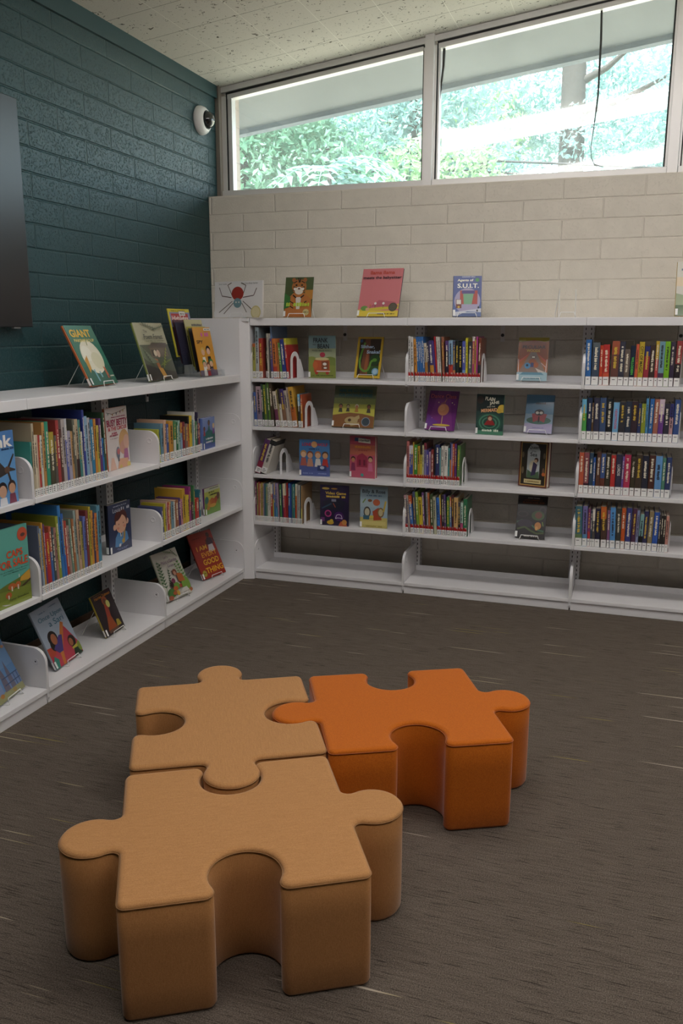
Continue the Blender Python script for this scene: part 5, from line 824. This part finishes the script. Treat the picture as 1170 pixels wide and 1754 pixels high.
# ---------------------------------------------------------------- outside the glass
soffit = mat('grey_soffit_paint', '5a6064', .7)
r = struct(MB().prism([(-3, cz(-3)+.02), (8, cz(8)+.02), (8, cz(8)+.3), (-3, cz(-3)+.3)], 1, .60, 1.50).build('roof_overhang', soffit))
r = struct(MB().prism([(-3, cz(-3)-.012), (8, cz(8)-.012), (8, cz(8)+.3), (-3, cz(-3)+.3)], 1, 1.50, 1.58).build('roof_fascia', mat('blue_grey_fascia', '485866', .6)))
struct(MB().box(-1.2, .625, -.1, -.365, .70, 3.0).build('wall_outside', block_wall('pale_outer_brick', 'c8b4a8', 1, 0, 0, .8, .6)))
def ground_z(x, y): return .1 + max(0, y-2)*.20 + .12*math.sin(x*.7)
m = MB(); nx, ny = 30, 22
vs = [(-22+44*i/nx, .7+28*j/ny, ground_z(-22+44*i/nx, .7+28*j/ny)) for j in range(ny+1) for i in range(nx+1)]
m.add(vs, [(j*(nx+1)+i, j*(nx+1)+i+1, (j+1)*(nx+1)+i+1, (j+1)*(nx+1)+i) for j in range(ny) for i in range(nx)], 0, True)
g, nt, b = newmat('pale_gravel_slope'); mp = mapping(nt, scale=(3, 3, 3)); nn = N(nt, 'ShaderNodeTexNoise', Scale=1.0, Detail=6.0); L(nt, mp.outputs[0], nn.inputs['Vector'])
rr = ramp(nt, [(.35, hexc('a09884')), (.65, hexc('ccc4b2'))]); L(nt, nn.outputs['Fac'], rr.inputs['Fac']); L(nt, rr.outputs['Color'], b.inputs['Base Color']); b.inputs['Roughness'].default_value = .9  # pale gravel, lightened to bounce light onto soffit and ceiling
struct(m.build('ground_outside', g))
LF = [leaf_mat('leaves_green', '528468', '90b89c'), leaf_mat('leaves_yellow_green', '90b484', 'b4d0a0'), leaf_mat('leaves_grey_green', '78a09c', 'a8c4be')]  # greens blued and paled, painting outdoor haze into the leaves
BARK = mat('grey_bark', '3a3632', .9)
def leaves(mb, c, r, n, s, rng):
    for _ in range(n):
        while True:
            p = Vector((rng.uniform(-1,1), rng.uniform(-1,1), rng.uniform(-1,1)))
            if .25 < p.length < 1: break
        p = Vector((c[0]+p.x*r[0], c[1]+p.y*r[1], c[2]+p.z*r[2]))
        a = Vector((rng.gauss(0,1), rng.gauss(0,1), rng.gauss(0,1)-.4)).normalized(); q = a.orthogonal().normalized()
        q = (Matrix.Rotation(rng.uniform(0, 6.28), 3, a) @ q); l = s*.62*rng.uniform(.6, 1.3); w = l*.45
        e = a.cross(q)
        mb.add([p, p+q*l*.45+e*w*.5+a*l*.08, p+q*l, p+q*l*.45-e*w*.5+a*l*.08], [(0,1,2,3)])
def tree(label, x, y, h, crowns, lm, rng, trunk_r=.16, lean=0, leafsize=.2, dens=900, branches=()):
    gz = ground_z(x, y)-.1
    t = empty('leafy_tree', label, 'tree', (x, y, gz), group='trees on the slope outside')
    m = MB().tube([(0,0,0), (lean*.3, 0, h*.35), (lean*.7, 0, h*.7), (lean, 0, h)], [trunk_r*1.2, trunk_r, trunk_r*.85, trunk_r*.6], 10)
    for bz, dx, dy, dz in branches:
        k = bz/h
        m.tube([(lean*k, 0, bz), (lean*k+dx*.5, dy*.5, bz+dz*.35), (lean*k+dx, dy, bz+dz)], [trunk_r*.35, trunk_r*.22, trunk_r*.08], 6)
    m.build('trunk', BARK, t)
    c = MB()
    for (cx, cy, cz_, rx, ry, rz, k) in crowns: leaves(c, (cx, cy, cz_), (rx, ry, rz), int(dens*k*2.4), leafsize, rng)
    c.build('foliage', lm, t)
    return t
rng = random.Random(3)
tree('dense green tree seen through the left pane beside the brick pier', -3.4, 7.2, 3.2, [(0,0,2.6,1.6,1.0,1.3,2.2), (-1.4,.4,1.9,1.3,.9,1.0,1.6), (1.2,.3,2.2,1.3,.9,1.1,1.6), (.3,0,3.6,1.2,.9,.8,1.0)], LF[0], rng, dens=1100)
tree('dense grey-green tree seen through the middle of the left pane', -1.2, 8.6, 3.6, [(0,0,2.6,1.5,1.0,1.3,2), (.9,0,2.0,1.2,.9,.9,1.2), (-.9,.2,3.0,1.1,.9,1.0,1.2), (.4,0,3.7,1.0,.8,.8,.8)], LF[2], rng, dens=900)
tree('yellow-green bush low in the left of the right pane', .0, 7.6, 2.6, [(0,0,1.7,1.1,.8,.7,1.6), (.9,.2,1.4,.8,.7,.5,.9), (-.6,0,2.4,.9,.7,.6,.9)], LF[1], rng, dens=700, trunk_r=.08)
tree('tall bare-trunked tree in the right pane with thin leafy branches', 1.06, 9.0, 6.2, [(1.0,-.2,4.5,.9,.6,.6,.7), (1.6,0,3.5,.8,.6,.4,.45), (-.7,.2,5.0,.8,.6,.5,.4), (.4,-.3,2.7,.8,.6,.5,.5)], LF[2], rng, trunk_r=.19, lean=-.1, dens=550, leafsize=.16, branches=[(3.4,.9,-.2,.5), (4.2,-.7,.1,.6), (3.0,1.4,0,.5), (4.6,1.1,-.2,.3)])
tree('pale leafy tree at the far right of the right pane', 3.0, 9.6, 4.0, [(0,0,3.0,1.3,.8,.9,.9), (-.8,0,2.3,.9,.7,.6,.7), (.7,0,3.9,1.0,.8,.7,.5)], LF[2], rng, dens=600)
0 and tree('low green shrub at the foot of the right pane', 1.9, 6.6, 1.6, [(0,0,1.2,.9,.6,.45,.8), (-.7,0,1.0,.6,.5,.35,.5)], LF[0], rng, dens=600, trunk_r=.05)
for k, (x, y, h, kx) in enumerate(((-5.8, 10.5, 5.2, 0), (.6, 13.5, 5.5, 2), (-2.6, 12.5, 5.6, 1))):
    tree(('far dark tree at the left behind the dense green tree', 'far pale tree behind the bare trunk', 'far yellow-green tree behind the grey-green tree')[k], x, y, h, [(0,0,h*.7,1.8,1.2,1.5,1.4), (1.3,.2,h*.55,1.3,1.0,1.0,.9), (-1.3,0,h*.5,1.3,1,1,.9)], LF[kx], rng, dens=900, leafsize=.26)
# feathery compound-leaved shrub in front of the left pane
gz = ground_z(-1.5, 5.6)
t = empty('feathery_shrub', 'feathery shrub with long compound fronds low in the left window pane', 'shrub', (-1.5, 5.6, gz-.1))
MB().tube([(0,0,0), (.05,0,1.2), (0,0,2.7)], [.05,.04,.025], 7).build('stem', BARK, t)
fr = MB(); rg = random.Random(11)
for k in range(16):
    a = rg.uniform(0, 6.28); l = rg.uniform(.8, 1.2); z0 = rg.uniform(2.1, 2.75); up = rg.uniform(.25, .7)
    P = [Vector((math.cos(a)*l*q, math.sin(a)*l*q*.7, z0+up*q-.75*q*q*l)) for q in [i/8 for i in range(9)]]
    fr.tube(P, .006, 4)
    for i in range(1, 9):
        d = (P[i]-P[i-1]).normalized(); s = d.cross(Vector((0,0,1))).normalized()
        for sg in (-1, 1):
            e = s*sg; ll = .26*(1-abs(i-4)/9)
            q = P[i]; fr.add([q, q+e*ll*.5+d*.05, q+e*ll+d*.08-Vector((0,0,.05)), q+e*ll*.5-d*.03], [(0,1,2,3)])
fr.build('fronds', LF[2], t)
for k, (za, zb) in enumerate(((4.02, 3.79), (3.73, 3.64))):
    tag(MB().tube([(-9, 8.9, za+.9 if k == 0 else za+.1), (-1.871, 8, za-.02), (-.934, 8, zb+.06), (4, 7.5, zb-.5)], .016, 6).build('power_line', M['gasket']), ('upper', 'lower')[k]+' thin overhead cable crossing behind the window panes', 'cable', 'overhead cables outside')

# ---------------------------------------------------------------- light: ceiling fixtures, sky, sun
def emis(name, col, s):
    m, nt, b = newmat(name); b.inputs['Base Color'].default_value = (.8,.8,.8,1)
    b.inputs['Emission Color'].default_value = col; b.inputs['Emission Strength'].default_value = s
    return m
LAMP = emis('lit_diffuser', (1, .955, .93, 1), 8.6)
lampsteel = mat('white_lamp_housing', (.8,.8,.8), .4)
for j, y in enumerate((-1.60, -3.80)):
    for i, x in enumerate((.30, 2.80)):
        t = empty('ceiling_light', ('long lit ceiling light, %s row from the window wall, %s half of the room' % (('first', 'second')[j], ('left', 'right')[i])), 'ceiling light', (x, y, cz(x)), (0, -math.atan(SL), 0), 'long ceiling lights')
        MB().box(0, -.17, -.012, 2.42, .17, 0).box(0, -.19, -.092, .02, .19, -.012).box(2.40, -.19, -.092, 2.42, .19, -.012).build('housing', lampsteel, t)
        MB().prism([(-.18, -.012), (-.185, -.06), (-.15, -.09), (.15, -.09), (.185, -.06), (.18, -.012)], 0, .021, 2.399).build('diffuser', LAMP, t)
w = bpy.data.worlds.new('sky'); bpy.context.scene.world = w; w.use_nodes = True
nt = w.node_tree; bg = nt.nodes['Background']
sky = N(nt, 'ShaderNodeTexSky', sky_type='NISHITA'); sky.sun_disc = False; sky.sun_elevation = R_(58); sky.sun_rotation = R_(200); sky.altitude = 100; sky.air_density = 1; sky.dust_density = 3
mx = N(nt, 'ShaderNodeMix', data_type='RGBA'); mx.inputs[0].default_value = .45; L(nt, sky.outputs[0], mx.inputs[6]); mx.inputs[7].default_value = (14, 16.5, 17, 1)
L(nt, mx.outputs[2], bg.inputs['Color']); bg.inputs['Strength'].default_value = 0.45
sd = bpy.data.lights.new('sun', 'SUN'); sd.energy = 17; sd.angle = R_(.6); sd.color = (1, .96, .9)
so = bpy.data.objects.new('sun', sd); C.objects.link(so); so.rotation_euler = (R_(32), 0, R_(-20))

# ---------------------------------------------------------------- camera
fx, X, Y, Z, yaw, pit, roll = (1447.19205, 2.04786, -4.45435, 1.4565, -0.32471, 0.21159, 0.00214)
f = Vector((math.sin(yaw)*math.cos(pit), math.cos(yaw)*math.cos(pit), -math.sin(pit)))
r = Vector((math.cos(yaw), -math.sin(yaw), 0)); u = r.cross(f)
c, s = math.cos(roll), math.sin(roll)
rr_, uu = r*c+u*s, u*c-r*s
cd = bpy.data.cameras.new('camera'); cd.sensor_fit = 'HORIZONTAL'; cd.sensor_width = 36; cd.lens = fx/1170*36; cd.clip_start = .05; cd.clip_end = 200
co = bpy.data.objects.new('camera', cd); C.objects.link(co)
co.matrix_world = Matrix(((rr_.x, uu.x, -f.x, X), (rr_.y, uu.y, -f.y, Y), (rr_.z, uu.z, -f.z, Z), (0, 0, 0, 1)))
sc = bpy.context.scene; sc.camera = co
sc.view_settings.view_transform = 'Standard'; sc.view_settings.look = 'None'; sc.view_settings.gamma = 1; sc.view_settings.use_curve_mapping = False
sc.view_settings.exposure = 0.12
sc.cycles.max_bounces = 10; sc.cycles.diffuse_bounces = 5; sc.cycles.transparent_max_bounces = 40
